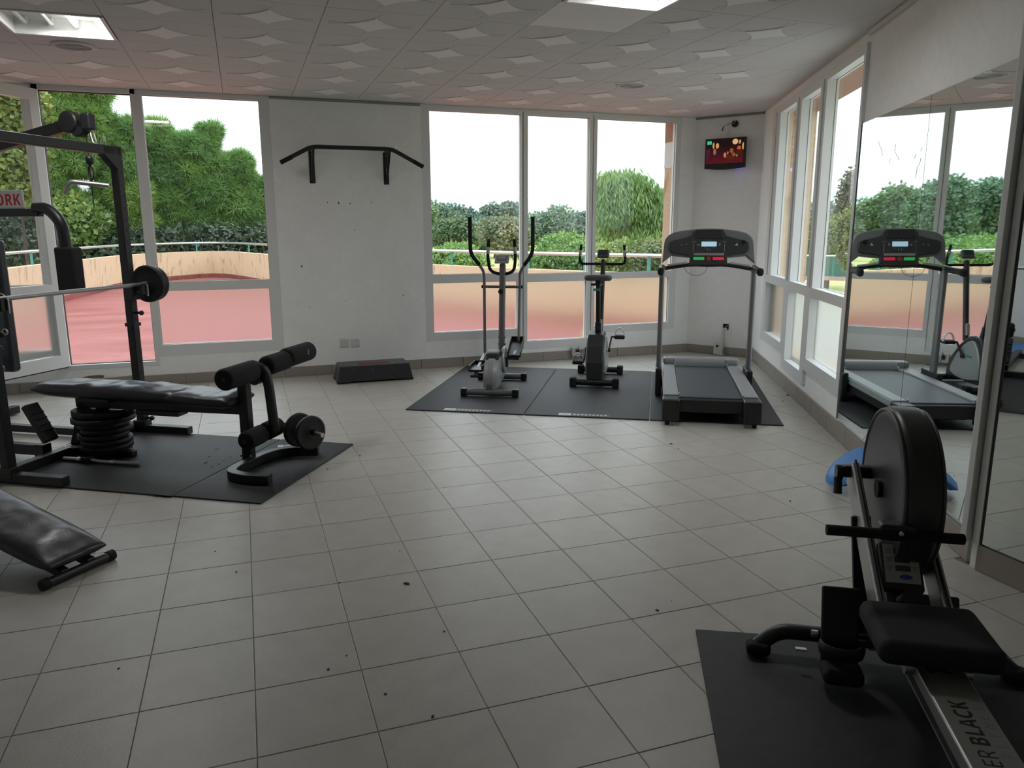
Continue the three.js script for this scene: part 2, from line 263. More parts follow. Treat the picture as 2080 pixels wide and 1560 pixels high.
{ // walls
  const wb = struct('wall_back', 'white plastered wall with openings for windows and door', 'wall');
  const inner = (x0, x1, y0, y1) => between(x0, x1, y0, y1, BACK - .06, BACK), outer = (x0, x1, y0, y1) => between(x0, x1, y0, y1, BACK - .26, BACK - .062);
  const spans = [[LEFT - .3, -2.60, 0, TOP], [-2.60, -1.51, 0, .265], [-1.51, -.735, 0, .20], [-.735, .378, 0, .262], [.378, 1.785, 0, TOP], [1.785, 2.855, 0, .272], [2.855, 3.64, 0, .13], [3.64, 4.70, 0, .272], [4.70, T1.x + .02, 0, TOP], [-2.60, .378, H + .005, TOP], [1.785, 4.70, H + .005, TOP]];
  mesh(wb, 'plaster', M.wall, spans.map(([a, b, c, d]) => inner(a, b, c - (c ? 0 : .02), d)));
  mesh(wb, 'render', M.stucco, spans.map(([a, b, c, d]) => outer(a, b, c ? c : -.35, d)));
  mesh(wb, 'fascia', M.orange, between(LEFT - .3, T1.x + .3, TOP, TOP + .3, BACK - .5, BACK - .01));
  // paint that has come off below the door, and old fixing holes
  const flakeOff = (pts, m, d) => { const g = outline(pts, .004).translate(0, 0, BACK - .002 + d); return mesh(wb, 'peeled_patch', m, g); };
  flakeOff([[-1.39, .082], [-1.385, .112], [-1.33, .123], [-1.24, .126], [-1.205, .118], [-1.215, .098], [-1.25, .088], [-1.32, .078]], std(rgb(.19, .155, .125), .95, 0, { bumpMap: stuccoBump, bumpScale: .003 }), 0);
  flakeOff([[-1.19, .072], [-1.1, .098], [-1.02, .1], [-.94, .118], [-.93, .095], [-1.0, .083], [-1.08, .07]], std(rgb(.46, .42, .30), .95, 0, { bumpMap: stuccoBump, bumpScale: .003 }), 0);
  for (const [u, v, r] of [[665, 411, .006], [688, 412, .009], [711, 413, .006], [755, 411, .006], [613, 541, .009], [720, 467, .005], [819, 600, .006], [629, 624, .005], [702, 612, .004]]) {
    const d = ray(u, v), p = CAM.clone().addScaledVector(d, (BACK - CAM.z) / d.z); mesh(wb, 'fixing_hole', M.blackMatt, new THREE.CylinderGeometry(r, r * .8, .004, 9).rotateX(Math.PI / 2).scale(.7, 1.2, 1).translate(p.x, p.y, BACK + .0005)); }
  const wt = struct('wall_corner', 'narrow white wall facet across the far corner', 'wall');
  mesh(wt, 'plaster', M.wall, wallT(between(-.02, .80, -.02, TOP, 0, .06)));
  mesh(wt, 'render', M.stucco, slab([[4.665, BACK - .27], [4.665, BACK - .085], [T1.x + .03, BACK - .062], [K1.x + .04, K1.z - .04], [onR(.80, 0, .075).x, onR(.80, 0, .075).z], [onR(.80, 0, .33).x, onR(.80, 0, .33).z], [onR(-.2, 0, .33).x, onR(-.2, 0, .33).z], [5.1, BACK - .27]], -.35, TOP + .3));
  mesh(wt, 'orange_band', M.orange, between(4.659, 4.70, 2.36, 2.62, BACK - .276, BACK - .085)); mesh(wt, 'white_patch', M.whitePaint, between(4.6605, 4.70, 2.08, 2.36, BACK - .274, BACK - .085));
  const wr = struct('wall_right', 'white slanted side wall with windows and mirrors', 'wall');
  const wrSpans = [[-.03, .58, 0, TOP], [.58, 1.62, 0, .30], [1.62, 2.37, 0, .19], [2.37, 3.36, 0, .30], [3.36, 5.372, 0, TOP], [.58, 3.36, 2.535, TOP]];
  mesh(wr, 'plaster', M.wall, wrSpans.map(([a, b, c, d]) => wallR(between(a, b, c - (c ? 0 : .02), d, 0, .06))));
  mesh(wr, 'render', M.stucco, [[.58, 3.36, -.35, .30], [3.36, 5.5, -.35, TOP]].map(([a, b, c, d]) => wallR(between(a, b, c, d, .062, .30))));
  mesh(wr, 'soffit', M.orange, wallR(between(.5, 5.5, 2.50, TOP + .3, .062, .36)));
  const wr2 = struct('wall_right_near', 'mirrored side wall beside the rowing machine', 'wall');
  mesh(wr2, 'plaster', M.wall, between(RIGHT2, RIGHT2 + .25, -.02, TOP, K2.z + .0, FRONT + .3));
  const wl = struct('wall_left', 'white plastered side wall', 'wall'); mesh(wl, 'plaster', M.wall, between(LEFT - .25, LEFT, -.02, TOP, BACK - .1, FRONT + .3));
  const wf = struct('wall_front', 'white plastered wall behind the viewer', 'wall'); mesh(wf, 'plaster', M.wall, between(LEFT - .1, RIGHT2 + .2, -.02, TOP, FRONT, FRONT + .25));
  // skirting
  const sk = (name, label, ...g) => { const s = struct(name, label, 'baseboard'); mesh(s, 'skirting', M.skirt, ...g); return s; };
  sk('baseboard_back', 'taupe tiled skirting along the window wall', [...Array(18)].map((_, i) => { const a = LEFT + .02 + i * (T1.x - LEFT - .02) / 18, b = LEFT + .02 + (i + 1) * (T1.x - LEFT - .02) / 18 - .002; return rbox(b - a, .095, .016, .004, (a + b) / 2, .0475, BACK + .007, 1); }));
  sk('baseboard_corner', 'taupe skirting under the wall television', wallT(rbox(.74, .095, .016, .004, .38, .0475, -.007, 1)));
  sk('baseboard_right', 'grey skirting along the slanted wall', [...Array(12)].map((_, i) => wallR(rbox(5.32 / 12 - .002, .125, .018, .005, .03 + (i + .5) * 5.32 / 12, .0625, -.008, 1))));
  sk('baseboard_right_near', 'taupe skirting beside the rowing machine', rbox(.016, .115, FRONT - K2.z - .03, .004, RIGHT2 - .007, .0575, (FRONT + K2.z) / 2 + .02, 1));
  sk('baseboard_left', 'taupe skirting along the left wall', rbox(.016, .095, FRONT - BACK - .06, .004, LEFT + .007, .0475, (FRONT + BACK) / 2, 1));
  const trim = struct('trim_1', 'thin grey cove between wall and ceiling', 'trim');
  mesh(trim, 'cove', M.skirt, rbox(1.40, .022, .018, .005, 1.0815, H - .012, BACK + .009, 1)); mesh(trim, 'cove', M.skirt, outwards(rbox(.75, .022, .018, .005, .38, H - .012, -.009, 1)).rotateY(TTURN).translate(T1.x, 0, T1.z)); mesh(trim, 'cove', M.whitePaint, wallR(rbox(2.0, .03, .03, .008, 4.36, H - .016, -.015, 1)));  // grey back wall strip paints in the dark shadow gap under the ceiling
}
function frameBars(x0, x1, y0, y1, w, d, z) { return [rbox(w, y1 - y0, d, .006, x0 + w / 2, (y0 + y1) / 2, z, 1), rbox(w, y1 - y0, d, .006, x1 - w / 2, (y0 + y1) / 2, z, 1), rbox(x1 - x0, w, d, .006, (x0 + x1) / 2, y0 + w / 2, z, 1), rbox(x1 - x0, w, d, .006, (x0 + x1) / 2, y1 - w / 2, z, 1)]; }
function pane(o, name, x0, x1, y0, y1, z, frosted) { // glass with a bead and a dark seal round it
  mesh(o, name, frosted ? M.frosted : M.glass, frosted ? between(x0 - .008, x1 + .008, y0 - .008, y1 + .008, z - .003, z + .003) : new THREE.PlaneGeometry(x1 - x0 + .016, y1 - y0 + .016).translate((x0 + x1) / 2, (y0 + y1) / 2, z));
  mesh(o, 'glazing_bead', M.pvc, frameBars(x0 - .012, x1 + .012, y0 - .012, y1 + .012, .013, .02, z + .013));
  mesh(o, 'seal', M.gasket, frameBars(x0 - .002, x1 + .002, y0 - .002, y1 + .002, .003, .004, z + .005));
}
// fixed window: list of lights {x, y, frosted}; solid profiles fill everything between the panes
function windowGrid(o, outerR, panes, place, z = -.04, depth = .075) {
  const [X0, X1, Y0, Y1] = outerR, g = [], xs = [...new Set([X0, X1, ...panes.flatMap((p) => [p[0], p[1]])])].sort((a, b) => a - b);
  const cols = {}; // solid rectangles by vertical strips between the pane edges
  for (let i = 0; i + 1 < xs.length; i++) {
    const a = xs[i], b = xs[i + 1]; if (b - a < 1e-4) continue;
    const m = (a + b) / 2, cut = panes.filter((p) => p[0] <= m && p[1] >= m).sort((p, q) => p[2] - q[2]); let y = Y0;
    for (const p of cut) { if (p[2] > y) g.push(between(a, b, y, p[2], z - depth / 2, z + depth / 2)); y = p[3]; }
    if (Y1 > y) g.push(between(a, b, y, Y1, z - depth / 2, z + depth / 2));
  }
  mesh(o, 'frame', M.pvc, place(mergeGeometries(g.map(flat))));
}
const backPlace = (g) => g.translate(0, 0, BACK);
function addPanes(o, panes, place, z) { for (const [x0, x1, y0, y1, f] of panes) {
  const n = f ? 'frosted_pane' : 'clear_pane';
  mesh(o, n, f ? M.frosted : M.glass, place(f ? between(x0 - .006, x1 + .006, y0 - .006, y1 + .006, z - .003, z + .003) : new THREE.PlaneGeometry(x1 - x0 + .012, y1 - y0 + .012).translate((x0 + x1) / 2, (y0 + y1) / 2, z)));
  mesh(o, 'seal', M.gasket, place(mergeGeometries(frameBars(x0 - .001, x1 + .001, y0 - .001, y1 + .001, .004, .006, z + .008).map(flat)))); } }
{ const w = struct('window_1', 'white framed window left of the open door', 'window'), P = [[-2.52, -1.60, .945, 2.56, 0], [-2.52, -1.60, .368, .866, 1]];
  windowGrid(w, [-2.60, -1.51, .265, H], P, backPlace); addPanes(w, P, backPlace, -.04); }
{ const w = struct('window_2', 'white framed window with a clear upper and frosted lower pane', 'window'), P = [[-.68, .288, .95, 2.563, 0], [-.70, .276, .370, .866, 1]];
  windowGrid(w, [-.735, .378, .262, H], P, backPlace); addPanes(w, P, backPlace, -.04); }
{ const w = struct('window_3', 'wide white window of three lights behind the cardio machines', 'window');
  const P = [[1.872, 2.83, .957, 2.553, 0], [1.872, 2.789, .363, .87, 1], [2.903, 3.60, .944, 2.551, 0], [2.897, 3.59, .223, .857, 1], [3.688, 4.642, .94, 2.547, 0], [3.686, 4.618, .354, .872, 1]];
  windowGrid(w, [1.785, 4.70, .13, H], [...P, [1.785, 2.846, .10, .272], [3.648, 4.70, .10, .272]], backPlace); addPanes(w, P, backPlace, -.04);
  mesh(w, 'sash_rebate', M.gasket, between(2.848, 2.852, .14, 2.58, BACK - .03, BACK + .001), between(3.641, 3.645, .14, 2.58, BACK - .03, BACK + .001)); }
{ const w = struct('window_4', 'white framed window of three lights in the slanted wall', 'window');
  const P = [[.90, 1.535, .967, 2.47, 0], [.70, 1.515, .392, .885, 1], [1.725, 2.312, .962, 2.455, 0], [1.71, 2.275, .272, .882, 1], [2.487, 3.32, .96, 2.475, 0], [2.45, 3.29, .40, .886, 1]];
  windowGrid(w, [.58, 3.36, .18, 2.54], [...P, [.58, 1.60, .15, .30], [2.39, 3.36, .15, .30]], (g) => wallR(g), .02, .085); addPanes(w, P, (g) => wallR(g), .035);
  mesh(w, 'sash_track', M.pvc, [[.74, .012], [1.62, .02], [2.40, .02]].map(([s, t]) => wallR(between(s - t, s + t, .96, 2.49, -.032, -.022)))); }
{ const d = struct('door_1', 'white glazed balcony door standing open into the room', 'door');
  mesh(d, 'door_frame', M.pvc, between(-1.512, -1.468, .20, H, BACK - .075, BACK + .004), between(-.768, -.733, .20, H, BACK - .075, BACK + .004), between(-1.512, -.733, 2.566, H, BACK - .075, BACK + .004), between(-1.512, -.733, .19, .226, BACK - .10, BACK + .01));
  mesh(d, 'frame_gasket', M.gasket, between(-1.470, -1.464, .226, 2.566, BACK - .07, BACK - .03), between(-.774, -.768, .226, 2.566, BACK - .07, BACK - .03), between(-1.468, -.768, .226, .231, BACK - .07, BACK - .03), between(-1.468, -.768, 2.560, 2.566, BACK - .07, BACK - .03));
  const leaf = new THREE.Group(); leaf.name = 'door_leaf'; d.add(leaf); leaf.position.set(-1.485, 0, BACK + .02); leaf.rotation.y = Math.atan2(-.817, -.577);   // local x runs from the hinge to the lock
  const L = .735, P = [[.085, L - .085, .955, 2.47, 0], [.085, L - .085, .335, .865, 1]], id = (g) => g;
  const g = []; for (const r of [[0, .085, .225, 2.56], [L - .085, L, .225, 2.56], [.085, L - .085, .225, .335], [.085, L - .085, 2.47, 2.56], [.085, L - .085, .865, .955]]) g.push(between(r[0], r[1], r[2], r[3], -.03, .03));
  mesh(leaf, 'leaf_frame', M.pvc, g);
  for (const [x0, x1, y0, y1, f] of P) { mesh(leaf, f ? 'frosted_pane' : 'clear_pane', f ? M.frosted : M.glass, f ? between(x0 - .006, x1 + .006, y0 - .006, y1 + .006, -.003, .003) : new THREE.PlaneGeometry(x1 - x0 + .012, y1 - y0 + .012).translate((x0 + x1) / 2, (y0 + y1) / 2, 0)); }
  mesh(leaf, 'weather_seal', M.gasket, between(0, L, .212, .224, -.012, .012), between(-.004, .001, .225, 2.56, -.02, .032));
  mesh(leaf, 'handle', M.whitePlastic, rbox(.03, .16, .012, .004, L - .04, 1.15, .036), rbox(.12, .02, .02, .006, L - .09, 1.19, .06), rod(V(L - .04, 1.19, .03), V(L - .04, 1.19, .065), .009)); }
// ---------------------------------------------------------------- mirrors
{ const m = thing('wall_mirror', 'tall frameless wall mirror of two panels on the slanted wall', 'mirror', [onR(4.36, 0).x, .15, onR(4.36, 0).z], RTURN);
  const p = (a, b) => { const q = mesh(m, 'mirror_panel', M.mirror, box(b - a, 1.905, .004, (a + b) / 2 - 4.36, .9525, .016)); mesh(q, 'backing', M.mirrorEdge, box(b - a + .003, 1.908, .008, (a + b) / 2 - 4.36, .9525, .0085)); };
  p(3.385, 4.447); p(4.452, 5.27);
  mesh(m, 'edge_trim', M.alu, box(.012, 1.92, .022, 3.372 - 4.36, .955, .012));
  // patches where the dull film has been torn off the glass
  const scrap = (pts) => mesh(m, 'bright_patch', M.mirrorClean, outline(pts.map(([u, v]) => { const d = ray(u, v), t = K1.clone().sub(CAM).dot(NR) / d.dot(NR), q = CAM.clone().addScaledVector(d, t); return [q.clone().sub(K1).dot(DR) - 4.36, q.y - .15]; }), .0008).translate(0, 0, .0185));
  scrap([[1778, 285], [1791, 286], [1792, 292], [1797, 303], [1799, 316], [1796, 318], [1790, 311], [1785, 308], [1787, 299], [1779, 298]]);
  scrap([[1818, 290], [1826, 293], [1827, 299], [1824, 305], [1828, 315], [1832, 321], [1831, 325], [1824, 320], [1816, 322], [1812, 332], [1807, 330], [1809, 323], [1817, 312]]);
  scrap([[1846, 294], [1881, 299], [1878, 306], [1868, 312], [1865, 322], [1872, 325], [1878, 320], [1876, 332], [1871, 338], [1869, 350], [1867, 362], [1863, 352], [1861, 340], [1853, 330], [1846, 326], [1847, 318], [1856, 322], [1851, 312], [1845, 304]]);
  const n = thing('wall_mirror', 'tall wall mirror beside the rowing machine reflecting the gym station', 'mirror', [RIGHT2, .125, 1.55], -Math.PI / 2);
  const q = mesh(n, 'mirror_panel', M.mirror, box(1.5, 1.93, .004, .0, .965, .016)); mesh(q, 'backing', M.mirrorEdge, box(1.504, 1.934, .008, 0, .965, .0085));
  const t = struct('trim_2', 'white corner strip between the two mirrors', 'trim'); mesh(t, 'strip', M.pvc, rbox(.055, 2.48, .03, .004, K2.x - .035, 1.355, K2.z - .012, 1), box(.012, 2.48, .03, RIGHT2 - .012, 1.355, K2.z + .028)); mesh(t, 'shadow_gap', M.gasket, box(.006, 2.48, .02, RIGHT2 - .010, 1.355, K2.z + .048)); }
// ---------------------------------------------------------------- ceiling lights and loudspeakers
LIGHTS.forEach(([x0, z0], k) => {
  const o = thing('ceiling_light', k ? 'recessed fluorescent ceiling light beside the plain ceiling panel' : 'recessed fluorescent ceiling light above the gym station beside a loudspeaker', 'ceiling light', [x0 + CP / 2, H, z0 + CP / 2], 0, 'recessed ceiling lights');
  const w = CP - .006, h = w / 2, dp = .095;
  mesh(o, 'rim', M.enamel, ...frameBars(-h, h, -h, h, .022, .012, 0).map((g) => g.rotateX(Math.PI / 2).translate(0, -.001, 0)));
  mesh(o, 'reflector', M.enamel, between(-h + .015, h - .015, dp, dp + .006, -h + .015, h - .015), between(-h + .012, -h + .018, .004, dp, -h + .012, h - .012), between(h - .018, h - .012, .004, dp, -h + .012, h - .012), between(-h + .012, h - .012, .004, dp, -h + .012, -h + .018), between(-h + .012, h - .012, .004, dp, h - .018, h - .012));
  [-.21, -.07, .07, .21].forEach((x, i) => {
    const lit = i > 1, t = mesh(o, 'tube', lit ? std(rgb(.9, .9, .9), .4, 0, { emissive: rgb(1, .98, .93), emissiveIntensity: 5 }) : M.white, rod(V(x, .058, -h + .05), V(x, .058, h - .05), .013));
    each(t, 'end_cap', M.whitePlastic, rbox(.03, .045, .03, .004, x, .072, -h + .035), rbox(.03, .045, .03, .004, x, .072, h - .035)); });
  const l = new THREE.RectAreaLight(rgb(1, .98, .95), 28, .3, .48); l.position.set(.12, .03, 0); l.rotation.x = -Math.PI / 2; o.add(l); l.name = 'lamp_light';
});
[[-.90, -3.04, 'round ceiling loudspeaker beside the recessed light above the gym station'], [3.26, -3.14, 'round ceiling loudspeaker above the exercise machines']].forEach(([x, z, label]) => {
  const o = thing('ceiling_speaker', label, 'loudspeaker', [x, H, z], 0, 'round ceiling loudspeakers');
  mesh(o, 'bezel', M.ceiling, turned([[.108, .004], [.128, .002], [.130, -.006], [.122, -.013], [.108, -.015], [.104, -.009], [.104, .004]]));
  mesh(o, 'grille', M.skirt, turned([[0, -.012], [.05, -.0115], [.104, -.008]])); for (let i = 1; i < 5; i++) mesh(o, 'grille_ring', M.ceiling, new THREE.TorusGeometry(.021 * i, .0022, 4, 28).rotateX(Math.PI / 2).translate(0, -.0125, 0)); });
// ---------------------------------------------------------------- things fixed to the walls
{ const o = thing('pull_up_bar', 'black wall-mounted pull-up bar with angled grips', 'pull-up bar', [1.08, 1.84, BACK]);
  const z = .24, y = 2.15 - 1.84;
  mesh(o, 'bar', M.black, bend([V(.438 - 1.08, 2.005 - 1.84, z + .02), V(.712 - 1.08, y, z), V(1.447 - 1.08, y, z), V(1.738 - 1.08, 1.995 - 1.84, z + .02)], .0195, .05));
  mesh(o, 'grip', M.foam, rod(V(-.645, .162, z + .021), V(-.545, .214, z + .014), .020)); mesh(o, 'grip', M.foam, rod(V(.66, .154, z + .021), V(.565, .205, z + .014), .020));
  for (const x of [-.35, .35]) {
    mesh(o, 'wall_plate', M.black, rbox(.052, .30, .006, .003, x, .15, .004));
    const b = mesh(o, 'bracket', M.black, beam(V(x, .30, .006), V(x, .30, z), .028, .034), beam(V(x, .02, .006), V(x, .29, z - .03), .024, .03));
    for (const [yy, zz] of [[.02, .010], [.14, .010], [.27, .010]]) mesh(b, 'bolt', M.chrome, new THREE.CylinderGeometry(.008, .008, .01, 6).rotateX(Math.PI / 2).translate(x + .004, yy, zz));
    for (const dx of [-.05, .05]) mesh(b, 'bolt', M.chrome, new THREE.CylinderGeometry(.007, .007, .02, 6).translate(x + dx, y + .02, z)); } }
[[.953, .305], [1.062, .304]].forEach(([x, y], i) => {
  const o = thing('wall_socket', i ? 'white wall socket right of its twin above the step platform' : 'white wall socket left of its twin above the step platform', 'socket', [x, y, BACK], 0, 'wall sockets');
  mesh(o, 'plate', M.whitePlastic, rbox(.082, .088, .012, .008, 0, 0, .006, 3));
  mesh(o, 'insert', M.white, turned([[0, .004], [.020, .004], [.024, .010], [.027, .010]], 24).rotateX(Math.PI / 2).translate(0, 0, .004));
  for (const dx of [-.0095, .0095]) mesh(o, 'pin_hole', M.blackMatt, new THREE.CylinderGeometry(.0032, .0032, .003, 8).rotateX(Math.PI / 2).translate(dx, 0, .0085)); });
{ const o = thing('socket_box', 'small white surface socket box with black plug on the skirting', 'socket', [3.452, .03, BACK + .016]);
  mesh(o, 'case', M.whitePlastic, rbox(.085, .10, .045, .006, 0, .055, .022)); mesh(o, 'conduit', M.whitePlastic, rbox(.10, .022, .018, .004, .09, .095, .01));
  mesh(o, 'plug', M.black, rbox(.036, .042, .04, .008, .008, .065, .06), rod(V(.008, .088, .07), V(.02, .12, .065), .004)); mesh(o, 'cable', M.black, pipe([V(.02, .06, .08), V(.035, .0, .09), V(.06, -.025, .07), V(.16, -.026, .05)], .0035)); }
{ const o = thing('wall_television', 'small flat television glowing on the narrow corner wall', 'television', [onT(.378, 0).x, 2.05, onT(.378, 0).z], TTURN);
  const w = .446, h = .31;
  mesh(o, 'case', M.black, outline(new THREE.Shape([[-w / 2, h], [-w / 2, .0], [-w / 4, -.012], [0, -.016], [w / 4, -.012], [w / 2, .0], [w / 2, h]].map(([x, y]) => new THREE.Vector2(x, y))), .045, .006).translate(0, 0, .05));
  mesh(o, 'bracket', M.blackMatt, box(.12, .12, .05, 0, .16, .027));
  const c = document.createElement('canvas'); c.width = 512; c.height = 340; const x = c.getContext('2d');
  x.fillStyle = '#17040a'; x.fillRect(0, 0, 512, 340); const g = x.createLinearGradient(0, 60, 0, 340); g.addColorStop(0, '#160308'); g.addColorStop(.5, '#3d0a14'); g.addColorStop(1, '#5e0f1d'); x.fillStyle = g; x.fillRect(0, 60, 512, 280);
  x.fillStyle = '#481a30'; x.beginPath(); x.moveTo(0, 130); x.lineTo(62, 120); x.lineTo(30, 290); x.lineTo(0, 300); x.fill();
  const e = (cx, cy, rx, ry, col) => { x.fillStyle = col; x.beginPath(); x.ellipse(cx, cy, rx, ry, 0, 0, 7); x.fill(); };
  x.fillStyle = '#33d68e'; x.fillRect(8, 12, 62, 50);
  for (const [cx, cy, rx, ry, col] of [[98, 80, 13, 45, '#e0a85e'], [152, 85, 22, 40, '#e6a668'], [118, 170, 20, 46, '#a06a5a'], [395, 40, 38, 40, '#f2b987'], [458, 45, 15, 30, '#d99a5c'], [512 - 6, 108, 16, 50, '#d2ad60'], [450, 135, 26, 34, '#d9553a'], [350, 165, 25, 34, '#9a5236'], [262, 225, 19, 38, '#c98060'], [300, 195, 9, 22, '#d98f58'], [380, 222, 24, 30, '#8d5a30'], [425, 225, 16, 34, '#a06a40'], [480, 180, 17, 26, '#9c6a34'], [330, 260, 60, 30, '#5a2408'], [450, 190, 60, 40, '#4a1606']]) e(cx, cy, rx, ry, col);
  const t = new THREE.CanvasTexture(c); t.colorSpace = THREE.SRGBColorSpace;
  const s = keepUV(o, 'screen', std('#000000', .25, 0, { emissive: '#ffffff', emissiveMap: t, emissiveIntensity: .8 }), new THREE.PlaneGeometry(w - .036, h - .066)); s.position.set(0, h / 2 + .018, .0957);
  mesh(o, 'standby_light', std('#000000', .4, 0, { emissive: rgb(.16, .12, .9), emissiveIntensity: 1.2 }), box(.035, .004, .012, .15, -.012, .08));
  const l = new THREE.PointLight(rgb(.3, .25, 1), .0025); l.position.set(.15, -.03, .085); l.name = 'standby_glow'; o.add(l); }
{ const o = thing('cable_outlet', 'round black cable outlet with a bent bracket above the television', 'outlet', [onT(.445, 0).x, 2.51, onT(.445, 0).z], TTURN);
  const s = new THREE.Shape(); s.absarc(0, 0, .036, Math.PI * .62, Math.PI * 2.38, false); s.lineTo(0, .004);
  mesh(o, 'rosette', M.black, outline(s, .018, .004, 24)); mesh(o, 'cable_end', M.steel, pipe([V(0, .0, .02), V(-.03, .002, .05), V(-.07, -.012, .06), V(-.105, -.026, .055)], .005)); mesh(o, 'lug', M.black, beam(V(-.108, -.026, .055), V(-.124, -.072, .05), .014, .008));
  mesh(o, 'white_lead', M.whitePlastic, pipe([V(-.05, -.005, .055), V(-.055, -.06, .03), V(-.08, -.11, .012), V(-.10, -.14, .02)], .003)); }
{ const o = thing('junction_box', 'white junction box with a dark knockout at the foot of the corner wall', 'socket', [onT(.40, 0).x, .0, onT(.40, 0).z], TTURN);
  mesh(o, 'case', M.whitePlastic, rbox(.10, .15, .05, .006, .0, .085, .035)); mesh(o, 'knockout', M.blackMatt, new THREE.CylinderGeometry(.016, .016, .01, 16).rotateX(Math.PI / 2).translate(-.006, .105, .058)); mesh(o, 'lead', M.whitePlastic, pipe([V(0, .10, .06), V(.01, .03, .09), V(.06, .012, .10), V(.07, .02, .04)], .004));
  mesh(o, 'trunking', M.whitePlastic, rbox(.028, .15, .018, .003, .03, .235, .010)); }
{ const o = thing('open_wall_box', 'square black opening with loose wires in the corner wall', 'outlet', [onT(.46, 0).x, .325, onT(.46, 0).z], TTURN);
  mesh(o, 'recess', M.blackMatt, box(.066, .066, .006, 0, 0, .002)); mesh(o, 'insert', M.white, rbox(.03, .022, .012, .003, 0, -.022, .008)); mesh(o, 'wire', M.whitePlastic, pipe([V(.0, .0, .01), V(.05, .02, .03), V(.075, -.02, .03), V(.06, -.09, .012)], .0022), pipe([V(0, -.02, .01), V(.03, -.05, .02), V(.035, -.10, .012)], .0022)); }
// ---------------------------------------------------------------- rubber mats
function sticker(parent, w, d, x, y, z, turn, bg, words) { // a printed label lying flat
  const c = document.createElement('canvas'); c.width = 512; c.height = Math.round(512 * d / w); const k = c.getContext('2d'), h = c.height;
  k.fillStyle = bg; k.fillRect(0, 0, 512, h); k.fillStyle = '#d8dad8'; k.fillRect(6, 8, 118, h - 16); k.fillStyle = '#9a9c9a'; k.fillRect(22, h * .3, 86, h * .38); k.fillStyle = '#c9cbc9';
  for (let i = 0; i < 9; i++) { k.save(); k.translate(150 + i * 38, h * .25); k.fillRect(0, 0, words ? 8 : 26, h * .5); if (words) { k.fillRect(0, 0, 24, h * .14); k.fillRect(0, h * (i % 2 ? .36 : .2), 22, h * .14); } k.restore(); }
  const t = new THREE.CanvasTexture(c); t.colorSpace = THREE.SRGBColorSpace;
  const o = keepUV(parent, 'printed_label', std('#ffffff', .5, 0, { map: t }), new THREE.PlaneGeometry(w, d).rotateX(-Math.PI / 2)); o.position.set(x, y, z); o.rotation.y = turn; return o;
}
function mat(name, label, origin, deg, w, d, h = .009, group = 'black rubber floor mats') { // origin is the near left corner; x to the right, z towards the viewer
  const o = thing(name, label, 'mat', [origin[0], 0, origin[1]], -deg * Math.PI / 180, group); mesh(o, 'sheet', M.rubber, rbox(w, h, d, .003, w / 2, h / 2, -d / 2)); return o;
}
{ const c = Math.cos(30 * Math.PI / 180), s = Math.sin(30 * Math.PI / 180), o = [1.197, -2.893];
  const a = mat('rubber_mat', 'black rubber mat under the elliptical trainer', o, 30, .953, 2.0); sticker(a, .40, .075, .50, .0096, -.055, 0, '#3a3c3d', true);
  const b = mat('rubber_mat', 'black rubber mat under the exercise bike', [o[0] + .958 * c, o[1] + .958 * s], 30, .953, 2.0); sticker(b, .40, .075, .46, .0096, -.055, 0, '#2c2e2f', true);
  mat('rubber_mat', 'black rubber mat under the treadmill', [o[0] + 1.916 * c, o[1] + 1.916 * s], 30, .96, 1.97, .009); }
{ const m = mat('rubber_mat', 'scuffed black rubber mat under the front of the weight bench', [-.39, -1.337], 32.2, .528, 1.15); sticker(m, .15, .05, .13, .0096, -1.02, .5, '#4a4c4c', false);
  const n = mat('rubber_mat', 'worn black rubber mat under the barbell rack', [-1.375, -1.945], 32.0, 1.155, 1.15);
  mesh(n, 'torn_edge', M.rubber, outline([[0, 0], [.05, .006], [.11, .002], [.12, .018], [.06, .026], [.02, .02]], .006).rotateX(-Math.PI / 2 - .25).translate(1.04, .008, .012)); }
mat('rubber_mat', 'black rubber mat under the rowing machine', [1.495 - .462 * 1.95, .815 + .887 * 1.95], 27.5, 1.02, 1.95);

